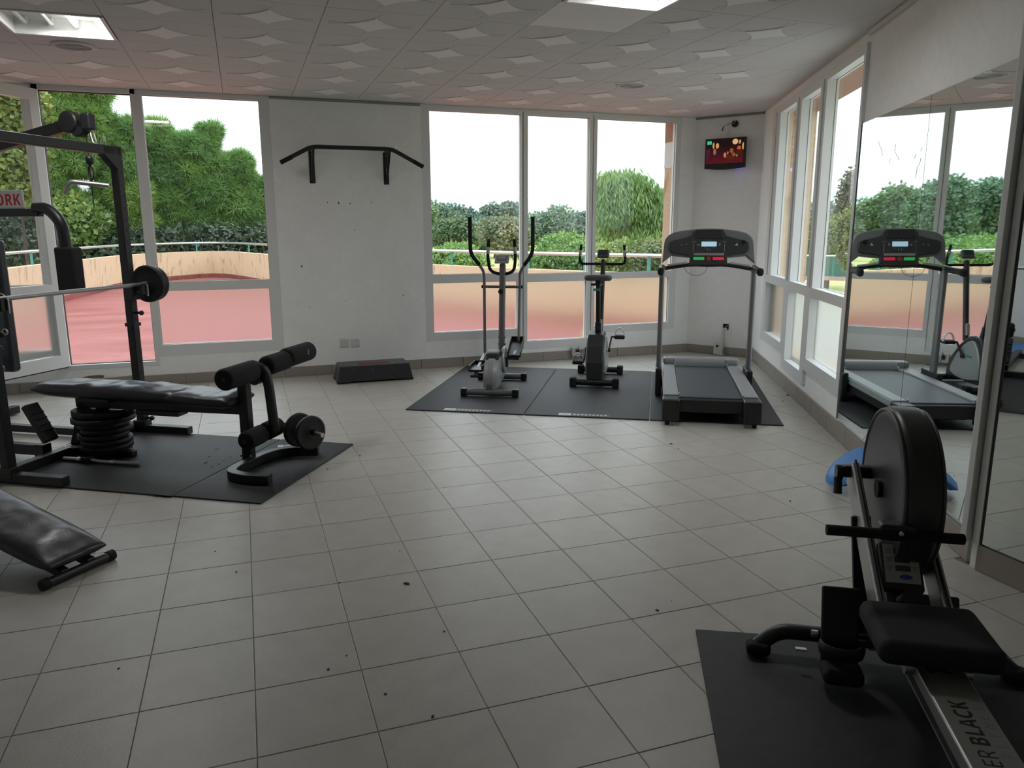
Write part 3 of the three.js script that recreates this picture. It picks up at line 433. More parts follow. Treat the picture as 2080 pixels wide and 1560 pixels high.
// ---------------------------------------------------------------- elliptical trainer
{ const o = thing('elliptical_trainer', 'silver elliptical trainer with tall black swing arms', 'elliptical trainer', [1.971, .009, -3.115], -27 * Math.PI / 180);
  const stab = (z, w) => { const s = mesh(o, 'stabiliser', M.greyTube, rod(V(-w, .034, z), V(w, .034, z), .028)); for (const k of [-1, 1]) mesh(s, 'end_cap', M.black, at(rbox(.055, .068, .068, .012), k * w, .034, z)); };
  stab(0, .222); stab(-.74, .205);
  mesh(o, 'main_beam', M.greyTube, beam(V(0, .075, .02), V(0, .11, -.74), .05, .07));
  const egg = [[-.03, .05], [-.02, .16], [-.06, .255], [-.15, .315], [-.27, .33], [-.40, .30], [-.50, .23], [-.54, .14], [-.50, .065]];
  const shell = outline(smooth([...egg, egg[0]].map(([z, y]) => [z, y])), .135, .045, 6).rotateY(-Math.PI / 2).translate(.0675, 0, 0);
  mesh(o, 'flywheel_cover', M.silver, shell);
  mesh(o, 'cover_band', M.black, outline(smooth([[-.10, .265], [-.17, .345], [-.29, .36], [-.37, .30], [-.27, .27], [-.10, .265]]), .115, .02, 4).rotateY(-Math.PI / 2).translate(.0575, 0, 0));
  mesh(o, 'drive_disc', M.silver, at(turned([[0, .02], [.10, .018], [.118, .008], [.118, -.008], [.10, -.018], [0, -.02]]).rotateZ(Math.PI / 2), .075, .26, -.36));
  mesh(o, 'mast', M.greyTube, beam(V(.012, .16, -.60), V(.02, 1.10, -.665), .048, .058, .02)); each(o, 'mast_bolt', M.black, rod(V(-.02, .36, -.62), V(.05, .36, -.62), .009), rod(V(-.02, .42, -.62), V(.05, .42, -.62), .007));
  const c = mesh(o, 'console', M.silver, rbox(.13, .018, .105, .008).rotateX(.72).translate(.02, 1.135, -.63)); mesh(c, 'display', M.greyPlastic, box(.09, .004, .055).rotateX(.72).translate(.02, 1.145, -.622)); mesh(c, 'screen', std(rgb(.42, .45, .44), .2), box(.065, .003, .026).rotateX(.72).translate(.02, 1.151, -.627));
  mesh(o, 'tension_knob', M.black, rod(V(.012, .845, -.645), V(.012, .845, -.585), .028, .024, 12));
  mesh(o, 'cross_tube', M.greyTube, rod(V(-.175, .885, -.655), V(.205, .885, -.655), .0135));
  const f = mesh(o, 'fixed_handlebar', M.foam, bend([V(-.095, 1.315, -.60), V(-.108, 1.15, -.60), V(-.09, 1.03, -.62), V(-.02, 1.0, -.66), V(.06, 1.0, -.66), V(.13, 1.03, -.62), V(.148, 1.15, -.60), V(.135, 1.315, -.60)], .0145, .06));
  for (const x of [-.105, .145]) mesh(f, 'pulse_plate', M.steel, rod(V(x, 1.185, -.60), V(x + (x < 0 ? .006 : -.006), 1.245, -.60), .0165));
  for (const k of [-1, 1]) {
    const X = (x) => .015 + k * x, dz = k * .05;
    const a = mesh(o, 'swing_arm', M.greyTube, bend([V(X(.212), 1.09, -.64), V(X(.165), 1.02, -.65), V(X(.165), .885, -.655), V(X(.165), k < 0 ? .25 : .36, -.60 + dz)], .0135, .05));
    mesh(a, 'grip', M.foam, bend([V(X(.285), 1.50, -.62), V(X(.285), 1.185, -.62), V(X(.205), 1.082, -.64)], .0175, .06)); mesh(a, 'grip_cap', M.black, rod(V(X(.285), 1.50, -.62), V(X(.285), 1.512, -.62), .024));
    mesh(a, 'pivot_cap', M.black, rod(V(X(.175), .885, -.655), V(X(.19), .885, -.655), .015));
    const py = k < 0 ? .17 : .30, pz = k < 0 ? -.24 : -.44;
    const p = mesh(o, 'pedal', M.black, rbox(.12, .022, .30, .008, X(.155), py + .03, pz), rbox(.008, .05, .30, .004, X(.212), py + .05, pz), rbox(.008, .05, .30, .004, X(.098), py + .05, pz), rbox(.12, .05, .01, .004, X(.155), py + .05, pz - .148)); if (k > 0) p.geometry.translate(0, -py - .02, -pz).rotateX(.35).translate(0, py + .04, pz);
    mesh(o, 'pedal_arm', M.greyTube, beam(V(X(.155), py, pz + .14), V(X(.165), k < 0 ? .26 : .37, -.60 + dz), .03, .035));
    mesh(o, 'crank', M.black, beam(V(X(.085), .22, -.32), V(X(.085), py - .02, pz + .13), .014, .03), rod(V(X(.07), .22, -.32), V(X(.10), .22, -.32), .02), rod(V(X(.08), py - .02, pz + .13), V(X(.2), py - .02, pz + .13), .012)); } }
// ---------------------------------------------------------------- exercise bike
{ const o = thing('exercise_bike', 'black and silver upright exercise bike in front of the window', 'exercise bike', [2.982, .009, -3.172], -30.5 * Math.PI / 180);
  for (const [z, w] of [[0, .20], [-.668, .20]]) { const s = mesh(o, 'stabiliser', M.black, rod(V(-w, .04, z), V(w, .04, z), .03)); for (const k of [-1, 1]) mesh(s, 'end_cap', M.blackMatt, at(rbox(.06, .082, .08, .012), k * w * .96, .041, z)); }
  const side = [[.01, .07], [.01, .22], [-.03, .36], [-.10, .46], [-.20, .485], [-.30, .47], [-.44, .38], [-.56, .26], [-.63, .13], [-.63, .07]];
  mesh(o, 'housing', M.darkPlastic, outline(new THREE.Shape(side.map(([z, y]) => new THREE.Vector2(z, y))), .145, .012).rotateY(-Math.PI / 2).translate(.0725, 0, 0));
  for (const k of [-1, 1]) { const c = mesh(o, 'side_cover', M.silver, outline(smooth([[-.05, .12], [-.06, .26], [-.13, .40], [-.22, .44], [-.36, .37], [-.48, .24], [-.52, .12], [-.30, .085], [-.05, .12]]), .022, .008, 4).rotateY(-Math.PI / 2).translate(k * .078 + .011, 0, 0)); mesh(c, 'badge', M.teal, box(.003, .018, .08, k * .0905, .30, -.22)); }
  each(o, 'frame_bracket', M.black, beam(V(0, .05, .01), V(0, .11, -.10), .07, .06), beam(V(0, .05, -.66), V(0, .12, -.55), .07, .06));
  mesh(o, 'seat_sleeve', M.black, rod(V(.012, .45, -.185), V(.012, .565, -.155), .029)); mesh(o, 'seat_post', M.black, rod(V(.012, .52, -.165), V(.012, .95, -.075), .0215)); mesh(o, 'height_knob', M.black, rod(V(.012, .52, -.16), V(.012, .53, -.09), .018, .022, 10));
  const seat = new THREE.Shape(); seat.moveTo(-.12, .0); seat.bezierCurveTo(-.13, -.07, -.10, -.10, -.05, -.12); seat.bezierCurveTo(-.03, -.16, -.025, -.22, 0, -.235); seat.bezierCurveTo(.025, -.22, .03, -.16, .05, -.12); seat.bezierCurveTo(.10, -.10, .13, -.07, .12, 0); seat.bezierCurveTo(.09, .05, .04, .035, 0, .03); seat.bezierCurveTo(-.04, .035, -.09, .05, -.12, 0);
  const st = mesh(o, 'saddle', M.midPlastic, outline(seat, .055, .022, 10).rotateX(Math.PI / 2).rotateX(-.06).translate(.012, 1.005, -.045)); mesh(st, 'clamp', M.black, rbox(.05, .045, .07, .008, .012, .94, -.08), rod(V(-.05, .915, -.075), V(.06, .915, -.075), .010)); mesh(st, 'clip', M.teal, rbox(.06, .022, .04, .006, 0, .87, -.075)); mesh(st, 'bolt', M.chrome, rod(V(.035, .915, -.06), V(.05, .93, -.04), .011));
  mesh(o, 'handlebar_post', M.black, beam(V(.01, .40, -.46), V(.012, 1.12, -.60), .05, .045, .018)); mesh(o, 'scuffed_sleeve', M.steel, beam(V(.012, .455, -.445), V(.012, .56, -.465), .046, .03));
  const hb = mesh(o, 'handlebar', M.foam, bend([V(-.19, 1.255, -.50), V(-.205, 1.11, -.52), V(-.185, 1.075, -.56), V(-.02, 1.073, -.605), V(.04, 1.073, -.605), V(.205, 1.075, -.56), V(.225, 1.11, -.52), V(.21, 1.255, -.50)], .0125, .035));
  for (const k of [-1, 1]) mesh(hb, 'pulse_plate', M.chrome, rod(V(.01 + k * .207, 1.15, -.515), V(.01 + k * .203, 1.205, -.508), .0145));
  const c = mesh(o, 'console', M.midPlastic, rbox(.115, .085, .04, .018, 0, 0, 0, 3).rotateX(-.55).translate(.012, 1.17, -.59)); mesh(c, 'screen', std(rgb(.035, .04, .045), .15), rbox(.085, .05, .004, .002, 0, .004, .021).rotateX(-.55).translate(.012, 1.17, -.59));
  const cy = .295, cz = -.30;
  mesh(o, 'crank_axle', M.chrome, rod(V(-.115, cy, cz), V(.115, cy, cz), .012));
  for (const k of [-1, 1]) { const px = k * .118, py = cy + k * .11 - (k < 0 ? 0 : 0), pz = cz + k * -.09;
    mesh(o, 'crank_arm', M.black, beam(V(k * .105, cy, cz), V(k * .122, py, pz), .012, .024), rod(V(k * .098, cy, cz), V(k * .118, cy, cz), .02)); const x = .012 + k * .185;
    const p = mesh(o, 'pedal', M.blackMatt, rbox(.095, .032, .09, .008, x, py, pz), rod(V(k * .12, py, pz), V(x, py, pz), .008)); mesh(p, 'strap', M.whitePlastic, new THREE.TorusGeometry(.046, .0045, 6, 20, Math.PI).scale(1, 1.7, 4).translate(x, py + .006, pz)); } }
// ---------------------------------------------------------------- treadmill
{ const o = thing('treadmill', 'grey treadmill with wide black console and lit green and red keys', 'treadmill', [3.165, 0, -1.60], -29.7 * Math.PI / 180);
  const F = .009;
  for (const k of [-1, 1]) {
    const r = mesh(o, 'side_rail', M.greyPlastic, rbox(.105, .03, 1.30, .008, k * .282, .195, -.78)); mesh(r, 'rail_lip', M.silver, box(.008, .045, 1.29, k * .337, .18, -.78)); mesh(r, 'clip', M.silver, rbox(.012, .03, .03, .003, k * .228, .205, -.145), rbox(.012, .03, .03, .003, k * .228, .212, -1.42));
    mesh(o, 'skirt', M.black, box(.07, .09, 1.36, k * .29, .135, -.78));
    const e = mesh(o, 'end_cap', M.black, rbox(.125, .165, .15, .014, k * .287, .118, -.07)); mesh(e, 'foot', M.blackMatt, rod(V(k * .31, 0, -.045), V(k * .31, .05, -.045), .016));
    mesh(o, 'post', M.greyTube, rbox(.042, .88, .075, .018, k * .372, .64, -1.10)); const b = mesh(o, 'post_base', M.black, rbox(.05, .24, .30, .012, k * .372, F + .12, -1.12)); mesh(b, 'transport_wheel', M.blackMatt, rod(V(k * .33, .05, -1.42), V(k * .37, .05, -1.42), .04));
    const a = mesh(o, 'handrail', M.black, beam(V(k * .372, 1.09, -1.14), V(k * .385, 1.075, -.84), .042, .05, .018)); mesh(a, 'grip_end', M.foam, beam(V(k * .385, 1.075, -.85), V(k * .387, 1.07, -.79), .05, .062, .02)); mesh(a, 'elbow', M.greyTube, rbox(.05, .07, .08, .02, k * .372, 1.08, -1.10)); }
  mesh(o, 'running_belt', M.belt, rbox(.455, .022, 1.34, .010, 0, .185, -.80)); mesh(o, 'deck', M.black, box(.54, .05, 1.34, 0, .148, -.80)); mesh(o, 'rear_roller_guard', M.black, rbox(.46, .10, .05, .012, 0, .135, -.115));
  mesh(o, 'lift_frame', M.blackMatt, box(.5, .04, .05, 0, .06, -.30), box(.56, .05, .06, 0, F + .04, -1.3), box(.05, .05, 1.0, -.2, .08, -.8), box(.05, .05, 1.0, .2, .08, -.8));
  mesh(o, 'motor_hood', M.greyPlastic, outline(smooth([[-1.44, .10], [-1.44, .20], [-1.46, .252], [-1.52, .268], [-1.60, .245], [-1.655, .17], [-1.66, .09], [-1.44, .10]]), .62, .02, 4).rotateY(-Math.PI / 2).translate(.31, 0, 0), rbox(.12, .06, .12, .02, -.27, .235, -1.50), rbox(.12, .06, .12, .02, .27, .235, -1.50));
  const con = new THREE.Group(); con.name = 'console'; o.add(con); con.position.set(0, 1.15, -1.10); con.rotation.x = -.12;
  const sh = (pts) => new THREE.Shape(new THREE.SplineCurve([...pts, ...pts.slice().reverse().map(([x, y]) => [-x, y])].map(([x, y]) => new THREE.Vector2(x, y))).getPoints(90));
  const hull = new THREE.Shape(); hull.moveTo(-.375, -.02); hull.lineTo(-.362, .15); hull.quadraticCurveTo(-.35, .215, -.27, .235); hull.quadraticCurveTo(-.14, .262, 0, .262); hull.quadraticCurveTo(.14, .262, .27, .235); hull.quadraticCurveTo(.35, .215, .362, .15); hull.lineTo(.375, -.02); hull.lineTo(.30, .04); hull.quadraticCurveTo(0, .0, -.30, .04); hull.lineTo(-.375, -.02);
  mesh(con, 'shell', M.shell, outline(hull, .075, .012, 10).translate(0, 0, -.06));
  const pan = new THREE.Shape(); pan.moveTo(-.155, -.045); pan.lineTo(-.150, .03); pan.quadraticCurveTo(-.2, .055, -.27, .055); pan.quadraticCurveTo(-.325, .06, -.322, .11); pan.lineTo(-.318, .145); pan.quadraticCurveTo(-.30, .165, -.25, .17); pan.quadraticCurveTo(-.17, .19, -.14, .20); pan.quadraticCurveTo(-.125, .245, -.105, .252); pan.lineTo(.105, .252); pan.quadraticCurveTo(.125, .245, .14, .20); pan.quadraticCurveTo(.17, .19, .25, .17); pan.quadraticCurveTo(.30, .165, .318, .145); pan.lineTo(.322, .11); pan.quadraticCurveTo(.325, .06, .27, .055); pan.quadraticCurveTo(.2, .055, .150, .03); pan.lineTo(.155, -.045); pan.quadraticCurveTo(0, -.065, -.155, -.045);
  mesh(con, 'fascia', M.darkPlastic, outline(pan, .03, .006, 8).translate(0, 0, .008)); mesh(con, 'reading_rack', M.black, outline([[-.115, .175], [-.098, .248], [.098, .248], [.115, .175]], .012, .003).translate(0, 0, .034)); mesh(con, 'ledge', M.greyPlastic, rbox(.245, .022, .02, .006, 0, .047, .042));
  mesh(con, 'display', std(rgb(.02, .03, .04), .3, 0, { emissive: rgb(.36, .56, .66), emissiveIntensity: 1 }), rbox(.122, .04, .004, .002, 0, .132, .039));
  mesh(con, 'start_key', std(rgb(.01, .10, .02), .4, 0, { emissive: rgb(.02, .30, .06), emissiveIntensity: 1 }), rbox(.088, .024, .008, .010, -.078, .014, .040)); mesh(con, 'stop_key', std(rgb(.16, .01, .015), .4, 0, { emissive: rgb(.50, .01, .04), emissiveIntensity: 1 }), rbox(.088, .024, .008, .010, .078, .014, .040)); mesh(con, 'safety_key', std(rgb(.30, .04, .02), .4), rod(V(0, .014, .036), V(0, .014, .046), .019)); 
  const marks = []; for (const [x, y, w, h] of [[-.085, .125, .018, .012], [.085, .13, .012, .02], [-.125, .10, .005, .07], [.125, .10, .005, .07], [-.124, .15, .03, .006], [.124, .15, .03, .006], [-.012, .088, .006, .016], [.010, .088, .006, .016], [-.03, .10, .01, .006], [.035, .10, .01, .006], [-.22, .125, .012, .008], [-.18, .13, .012, .008], [-.02, .165, .012, .004], [.012, .165, .012, .004]]) marks.push(box(w, h, .0012, x, y, .0385));
  mesh(con, 'printed_marks', std(rgb(.22, .22, .23), .5), marks); mesh(con, 'warning_sticker', std(rgb(.55, .45, .25), .5), outline([[.205, .12], [.232, .12], [.224, .142]], .0012).translate(0, 0, .038));
  mesh(con, 'cup_recess', M.blackMatt, at(turned([[0, 0], [.016, 0], [.018, .003]]).rotateX(Math.PI / 2), .272, .145, .038));
  mesh(o, 'console_crossbar', M.black, bend([V(-.372, 1.08, -1.10), V(-.16, 1.118, -1.07), V(.16, 1.118, -1.07), V(.372, 1.08, -1.10)], .017, .08)); mesh(o, 'pulse_grip', M.silver, beam(V(-.33, 1.112, -1.05), V(-.17, 1.135, -1.04), .022, .018), beam(V(.33, 1.112, -1.05), V(.17, 1.135, -1.04), .022, .018));
  mesh(o, 'safety_cord', M.black, pipe([V(-.20, 1.115, -1.05), V(-.17, 1.06, -1.03), V(-.10, 1.03, -1.02), V(-.03, 1.055, -1.03), V(0, 1.12, -1.04)], .0018)); }
// ---------------------------------------------------------------- step platform
{ const o = thing('step_platform', 'black plastic aerobic step platform against the wall', 'step platform', [1.165, 0, -4.285]);
  const pr = (w0, d0, w1, d1, h, y) => { const g = new THREE.BoxGeometry(1, 1, 1), p = g.attributes.position; for (let i = 0; i < p.count; i++) { const t = p.getY(i) > 0; p.setXYZ(i, p.getX(i) * (t ? w1 : w0), y + (t ? h : 0), p.getZ(i) * (t ? d1 : d0)); } g.computeVertexNormals(); return g; };
  mesh(o, 'body', M.darkPlastic, pr(.71, .33, .655, .28, .135, .018)); mesh(o, 'tread', M.midPlastic, rbox(.65, .012, .275, .005, 0, .156, 0)); mesh(o, 'tread_print', std(rgb(.17, .02, .05), .6), box(.30, .001, .10, 0, .1625, .06));
  for (const [x, z] of [[-.30, -.12], [.30, -.12], [-.30, .12], [.30, .12]]) mesh(o, 'foot', M.blackMatt, rbox(.12, .02, .09, .006, x, .010, z)); mesh(o, 'edge_rib', M.midPlastic, ...[-.2, -.02, .16].map((x) => box(.012, .09, .006, x, .07, .157).rotateX(-.12))); }
// ---------------------------------------------------------------- strength corner; every piece stands at the same turn
const GYM = [-1.01, 0, -2.42], GT = -31.8 * Math.PI / 180;
function lettering(parent, name, text, w, h, o) { // flat print on a face that looks along +z
  const c = document.createElement('canvas'); c.width = 512; c.height = Math.round(512 * h / w); const k = c.getContext('2d');
  k.fillStyle = o.bg; k.fillRect(0, 0, c.width, c.height); k.fillStyle = o.fg; k.textAlign = 'center'; k.textBaseline = 'middle'; k.font = `bold ${Math.round(c.height * (o.size ?? .8))}px sans-serif`; k.fillText(text, c.width / 2, c.height * .53, c.width * .94);
  if (o.draw) o.draw(k, c.width, c.height);
  const t = new THREE.CanvasTexture(c); t.colorSpace = THREE.SRGBColorSpace; return keepUV(parent, name, std('#ffffff', o.rough ?? .5, 0, { map: t }), new THREE.PlaneGeometry(w, h));
}
{ const o = thing('barbell_rack', 'black steel barbell rack of two uprights joined by a top beam', 'barbell rack', [GYM[0], .009, GYM[2]], GT);
  for (const z of [-.545, .575]) {
    const u = mesh(o, 'upright', M.black, rbox(.058, 1.88, .058, .006, .035, .94, z)); const holes = []; for (let y = .35; y < 1.8; y += .075) holes.push(new THREE.CylinderGeometry(.009, .009, .002, 10).rotateZ(Math.PI / 2).translate(.0648, y, z)); mesh(u, 'pin_hole', M.gasket, holes);
    mesh(u, 'gusset', M.black, outline([[0, 0], [0, -.15], [.055, -.15], [.17, -.055], [.17, 0]], .056, .004).rotateY(z < 0 ? -Math.PI / 2 : Math.PI / 2).translate(z < 0 ? .063 : .007, 1.945, z + (z < 0 ? -.03 : .03)));
    const f = mesh(o, 'foot', M.black, rbox(.47, .052, .062, .006, .175, .026, z)); mesh(f, 'foot_plate', M.black, rbox(.10, .06, .075, .006, .03, .055, z));
    for (const [y, n] of [[.845, 1], [.10, 2], [.70, 3]].slice(0, z < 0 ? 2 : 1)) { mesh(u, 'lock_pin', M.black, rod(V(.06, y, z), V(.105, y, z), .009), new THREE.SphereGeometry(.017, 14, 10).translate(.112, y, z)); mesh(u, 'collar', M.black, rbox(.076, .026, .076, .006, .035, y - .05 + (n === 1 ? -.03 : .02), z)); }
    const j = mesh(o, 'bar_hook', M.black, rbox(.075, .10, .08, .008, .055, .985, z), rbox(.11, .022, .05, .006, .10, .985, z), rbox(.016, .075, .05, .006, .15, 1.01, z)); mesh(j, 'latch', M.steel, rbox(.012, .08, .012, .003, .165, 1.0, z - .015)); }
  mesh(o, 'top_beam', M.black, rbox(.056, .058, 1.17, .006, .035, 1.915, .015));
  mesh(o, 'base_beam', M.black, rbox(.06, .055, 1.06, .006, -.03, .03, .015)); }
{ const o = thing('barbell', 'steel barbell with black plates resting on the rack hooks', 'barbell', [GYM[0], 1.018, GYM[2]], GT);
  mesh(o, 'bar', M.steel, rod(V(.10, .028, -.80), V(.10, .028, .83), .0135)); for (const k of [-1, 1]) { const z0 = .03 + k * .69; for (const [dz, r] of [[0, .128], [.042, .122]]) mesh(o, 'plate', M.iron, at(turned([[.014, -.018], [.05, -.020], [.056, -.012], [r - .022, -.012], [r - .014, -.020], [r, -.016], [r, .016], [r - .014, .020], [r - .022, .012], [.056, .012], [.05, .020], [.014, .018]], 40).rotateX(Math.PI / 2), .10, .028, z0 + k * dz)); mesh(o, 'collar', M.chrome, rod(V(.10, .028, z0 + k * .068), V(.10, .028, z0 + k * .095), .026), rod(V(.10, .028, z0 - k * .025), V(.10, .028, z0 - k * .045), .022)); } }
{ const o = thing('weight_bench', 'black padded weight bench with foam leg rollers', 'weight bench', [GYM[0], .009, GYM[2]], GT);
  mesh(o, 'back_pad', M.vinyl, cushion(1.03, .10, .28, .012, 3).rotateZ(-.012).translate(.315, .425, 0)); mesh(o, 'seat_pad', M.vinyl, cushion(.43, .085, .30, .010, 11).rotateZ(-.03).translate(.965, .41, 0));
  mesh(o, 'main_beam', M.black, beam(V(.02, .335, 0), V(1.20, .345, 0), .055, .06)); mesh(o, 'pad_bracket', M.black, rbox(.22, .04, .16, .005, .20, .372, 0), rbox(.30, .03, .10, .005, .62, .30, 0)); mesh(o, 'rear_leg', M.black, beam(V(-.03, .05, 0), V(.07, .34, 0), .055, .055), beam(V(-.03, .085, 0), V(.42, .30, 0), .03, .04));
  const f = mesh(o, 'front_post', M.black, rbox(.06, .56, .06, .006, 1.20, .29, 0)); mesh(f, 'bolt', M.chrome, rod(V(1.17, .06, .031), V(1.17, .06, .036), .008), rod(V(1.23, .06, .031), V(1.23, .06, .036), .008));
  { const pth = new THREE.CatmullRomCurve3([V(1.52, .03, .315), V(1.38, .03, .325), V(1.265, .03, .285), V(1.235, .03, .20), V(1.245, .03, .08), V(1.255, .03, -.05), V(1.30, .03, -.17), V(1.38, .03, -.235), V(1.52, .03, -.275)]);
    const g = new THREE.ExtrudeGeometry(roundShape(.052, .056, .006), { steps: 48, extrudePath: pth, bevelEnabled: false }); mesh(o, 'curved_foot', M.black, g); }
  const lv = mesh(o, 'leg_lever', M.black, bend([V(1.26, .62, 0), V(1.345, .60, 0), V(1.365, .50, 0), V(1.385, .215, 0)], .03, .07, 8)); mesh(lv, 'pivot', M.black, rod(V(1.30, .54, -.05), V(1.30, .54, .05), .035), rbox(.10, .10, .07, .01, 1.25, .57, 0));
  const roller = (y, z0, z1, x, r) => { const g = mesh(o, 'foam_roller', M.foam, at(turned([[0, 0], [r * .8, 0], [r, .018], [r, z1 - z0 - .018], [r * .8, z1 - z0], [0, z1 - z0]], 24).rotateX(Math.PI / 2), x, y, z0)); return g; };
  roller(.595, .05, .36, 1.30, .062); roller(.60, -.31, -.06, 1.315, .06); lab(roller(.612, -.60, -.28, 1.325, .062), 'foam roller with a torn pale patch'); roller(.205, .015, .205, 1.31, .056); roller(.205, -.175, -.015, 1.31, .056);
  mesh(o, 'roller_axle', M.black, rod(V(1.31, .60, -.61), V(1.31, .60, .37), .012), rod(V(1.31, .205, -.18), V(1.31, .205, .21), .012));
  mesh(o, 'foam_wear', M.greyPlastic, rbox(.004, .035, .012, .002, 1.386, .625, -.47)); mesh(o, 'plate_peg', M.black, beam(V(1.345, .208, -.197), V(1.56, .204, -.09), .03, .03), rod(V(1.54, .204, -.10), V(1.66, .201, -.04), .013)); mesh(o, 'peg_end', M.chrome, rod(V(1.622, .202, -.059), V(1.68, .201, -.03), .0137));
}
const platePts = (r, t) => [[.014, -t], [.04, -t], [.045, -t * .6], [r - .02, -t * .6], [r - .013, -t], [r, -t * .8], [r, t * .8], [r - .013, t], [r - .02, t * .6], [.045, t * .6], [.04, t], [.014, t]];
[[1.468, -.136, 'left'], [1.572, -.084, 'right']].forEach(([x, z, side], i) => { const p = V(x, 0, z).applyAxisAngle(V(0, 1, 0), GT);
  const o = thing('weight_plate', i ? 'outer round black weight plate on the peg of the weight bench' : 'inner round black weight plate on the peg of the weight bench', 'weight plate', [GYM[0] + p.x, .099, GYM[2] + p.z], GT - .459, 'weight plates on the bench peg'); mesh(o, 'disc', M.iron, turned(platePts(.105, .012), 40).rotateZ(Math.PI / 2).translate(0, .106, 0)); mesh(o, 'hub', M.iron, new THREE.TorusGeometry(.03, .005, 6, 24).rotateY(Math.PI / 2).translate(.012, .106, 0)); });
[[.062, .155], [.100, .15], [.138, .148], [.174, .152], [.208, .148], [.246, .185], [.286, .18]].forEach(([y, r], i, l) => { const p = V(.195 + (i % 2 ? .008 : -.006), 0, .01 * (i % 3 - 1)).applyAxisAngle(V(0, 1, 0), GT);
  const words = ['lowest', 'second lowest', 'third lowest', 'middle', 'third highest', 'second highest', 'topmost']; const o = thing('weight_plate', `black weight plate lying flat under the bench pad, ${words[i]} of its stack`, 'weight plate', [GYM[0] + p.x, .009 + y, GYM[2] + p.z], GT, 'weight plates stacked under the bench'); mesh(o, 'disc', M.iron, turned(platePts(r, .017), 40)); });
{ const p = V(.195, 0, 0).applyAxisAngle(V(0, 1, 0), GT), o = thing('plate_stand', 'low black steel stand under the stacked weight plates', 'stand', [GYM[0] + p.x, .009, GYM[2] + p.z], GT); mesh(o, 'cross_foot', M.black, rbox(.40, .036, .05, .005, 0, .018, 0), rbox(.05, .036, .40, .005, 0, .018, 0)); mesh(o, 'spindle', M.steel, rod(V(0, .03, 0), V(0, .26, 0), .0125)); mesh(o, 'riser', M.black, rod(V(0, .03, 0), V(0, .044, 0), .12)); }
{ const o = thing('multi_gym', 'black multi gym tower with overhead pulley boom and red YORK sign', 'multi gym', [GYM[0], 0, GYM[2]], GT), z = -.60;
  mesh(o, 'tower', M.black, rbox(.065, 1.96, .065, .006, -1.32, .99, z), rbox(.065, 1.70, .065, .006, -1.62, .86, z)); mesh(o, 'boom', M.black, beam(V(-1.40, 1.895, z), V(-.26, 2.125, z), .055, .075)); mesh(o, 'boom_brace', M.black, beam(V(-1.32, 1.60, z), V(-.95, 1.985, z), .04, .045));
  const pu = mesh(o, 'pulley_housing', M.black, at(turned([[0, -.045], [.06, -.045], [.074, -.03], [.074, .03], [.06, .045], [0, .045]]).rotateX(Math.PI / 2), -.33, 2.125, z), rbox(.16, .11, .06, .03, -.26, 2.12, z), at(turned([[0, -.03], [.05, -.03], [.064, -.02], [.05, 0], [.064, .02], [.05, .03], [0, .03]]).rotateX(Math.PI / 2), -.27, 2.09, z), rbox(.07, .11, .07, .015, -.195, 2.125, z)); mesh(pu, 'hook', M.steel, bend([V(-.19, 2.07, z), V(-.165, 1.985, z + .01), V(-.10, 1.965, z + .01), V(-.075, 1.99, z + .01), V(-.078, 2.03, z + .01)], .008, .02), bend([V(-.18, 2.06, z - .02), V(-.16, 1.985, z - .02), V(-.30, 1.955, z - .02)], .007, .02));
  mesh(o, 'cable', M.black, rod(V(-.222, 2.08, z), V(-.222, 1.56, z), .0035)); mesh(o, 'cable_stop', M.black, at(turned([[0, -.035], [.022, -.02], [.028, .01], [.02, .03], [0, .035]]), -.218, 1.875, z), new THREE.TorusGeometry(.028, .006, 8, 20).scale(.7, 1.6, 1).translate(-.215, 1.795, z));
  mesh(o, 'lat_handle', M.steel, bend([V(-.355, 1.655, z + .10), V(-.315, 1.735, z + .09), V(-.12, 1.71, z - .04)], .016, .03)); 
  mesh(o, 'press_beam', M.black, rbox(.66, .055, .055, .006, -.99, 1.535, z)); const sg = mesh(o, 'sign', M.silver, rbox(.31, .125, .018, .006, -.915, 1.625, z + .03)); lettering(sg, 'sign_print', 'YORK', .295, .11, { bg: '#b9b4b2', fg: '#a8161c', size: .98 }).position.set(-.915, 1.625, z + .0396);
  mesh(o, 'pec_arm', M.black, bend([V(-.70, 1.565, z), V(-.60, 1.565, z), V(-.50, 1.47, z), V(-.485, 1.28, z)], .040, .10, 14)); lab(mesh(o, 'arm_pad', M.blackMatt, rbox(.155, .315, .10, .018, -.475, 1.14, z, 3)), 'black padded arm rest');
  mesh(o, 'back_pad', M.vinyl, rbox(.30, .95, .085, .03, -1.115, .875, z + .06, 3)); lettering(o, 'pad_print', 'YORK', .26, .07, { bg: '#08080a', fg: '#b8b8b8', size: .95 }).position.set(-1.10, 1.045, z + .1035); mesh(o, 'pad_rosette', M.steel, new THREE.TorusGeometry(.045, .006, 8, 28).translate(-.985, .93, z + .108), new THREE.TorusGeometry(.02, .006, 8, 20).translate(-.985, .70, z + .108));
  mesh(o, 'weight_stack', M.iron, ...[...Array(9)].map((_, i) => rbox(.24, .034, .15, .004, -1.62, .09 + i * .038, z)));
  mesh(o, 'base_frame', M.black, rbox(.06, .06, 1.25, .006, -1.32, .04, -.20), rbox(.60, .06, .06, .006, -1.60, .04, z), rbox(1.22, .065, .06, .006, -.72, .075, .185), rbox(.07, .10, .07, .006, -.105, .065, .19), rbox(1.2, .05, .055, .006, -.70, .042, -.335));
  mesh(o, 'seat_column', M.black, rbox(.06, .40, .06, .006, -1.20, .24, -.20)); mesh(o, 'seat', M.vinyl, rbox(.36, .07, .32, .03, -1.05, .46, -.20, 3));
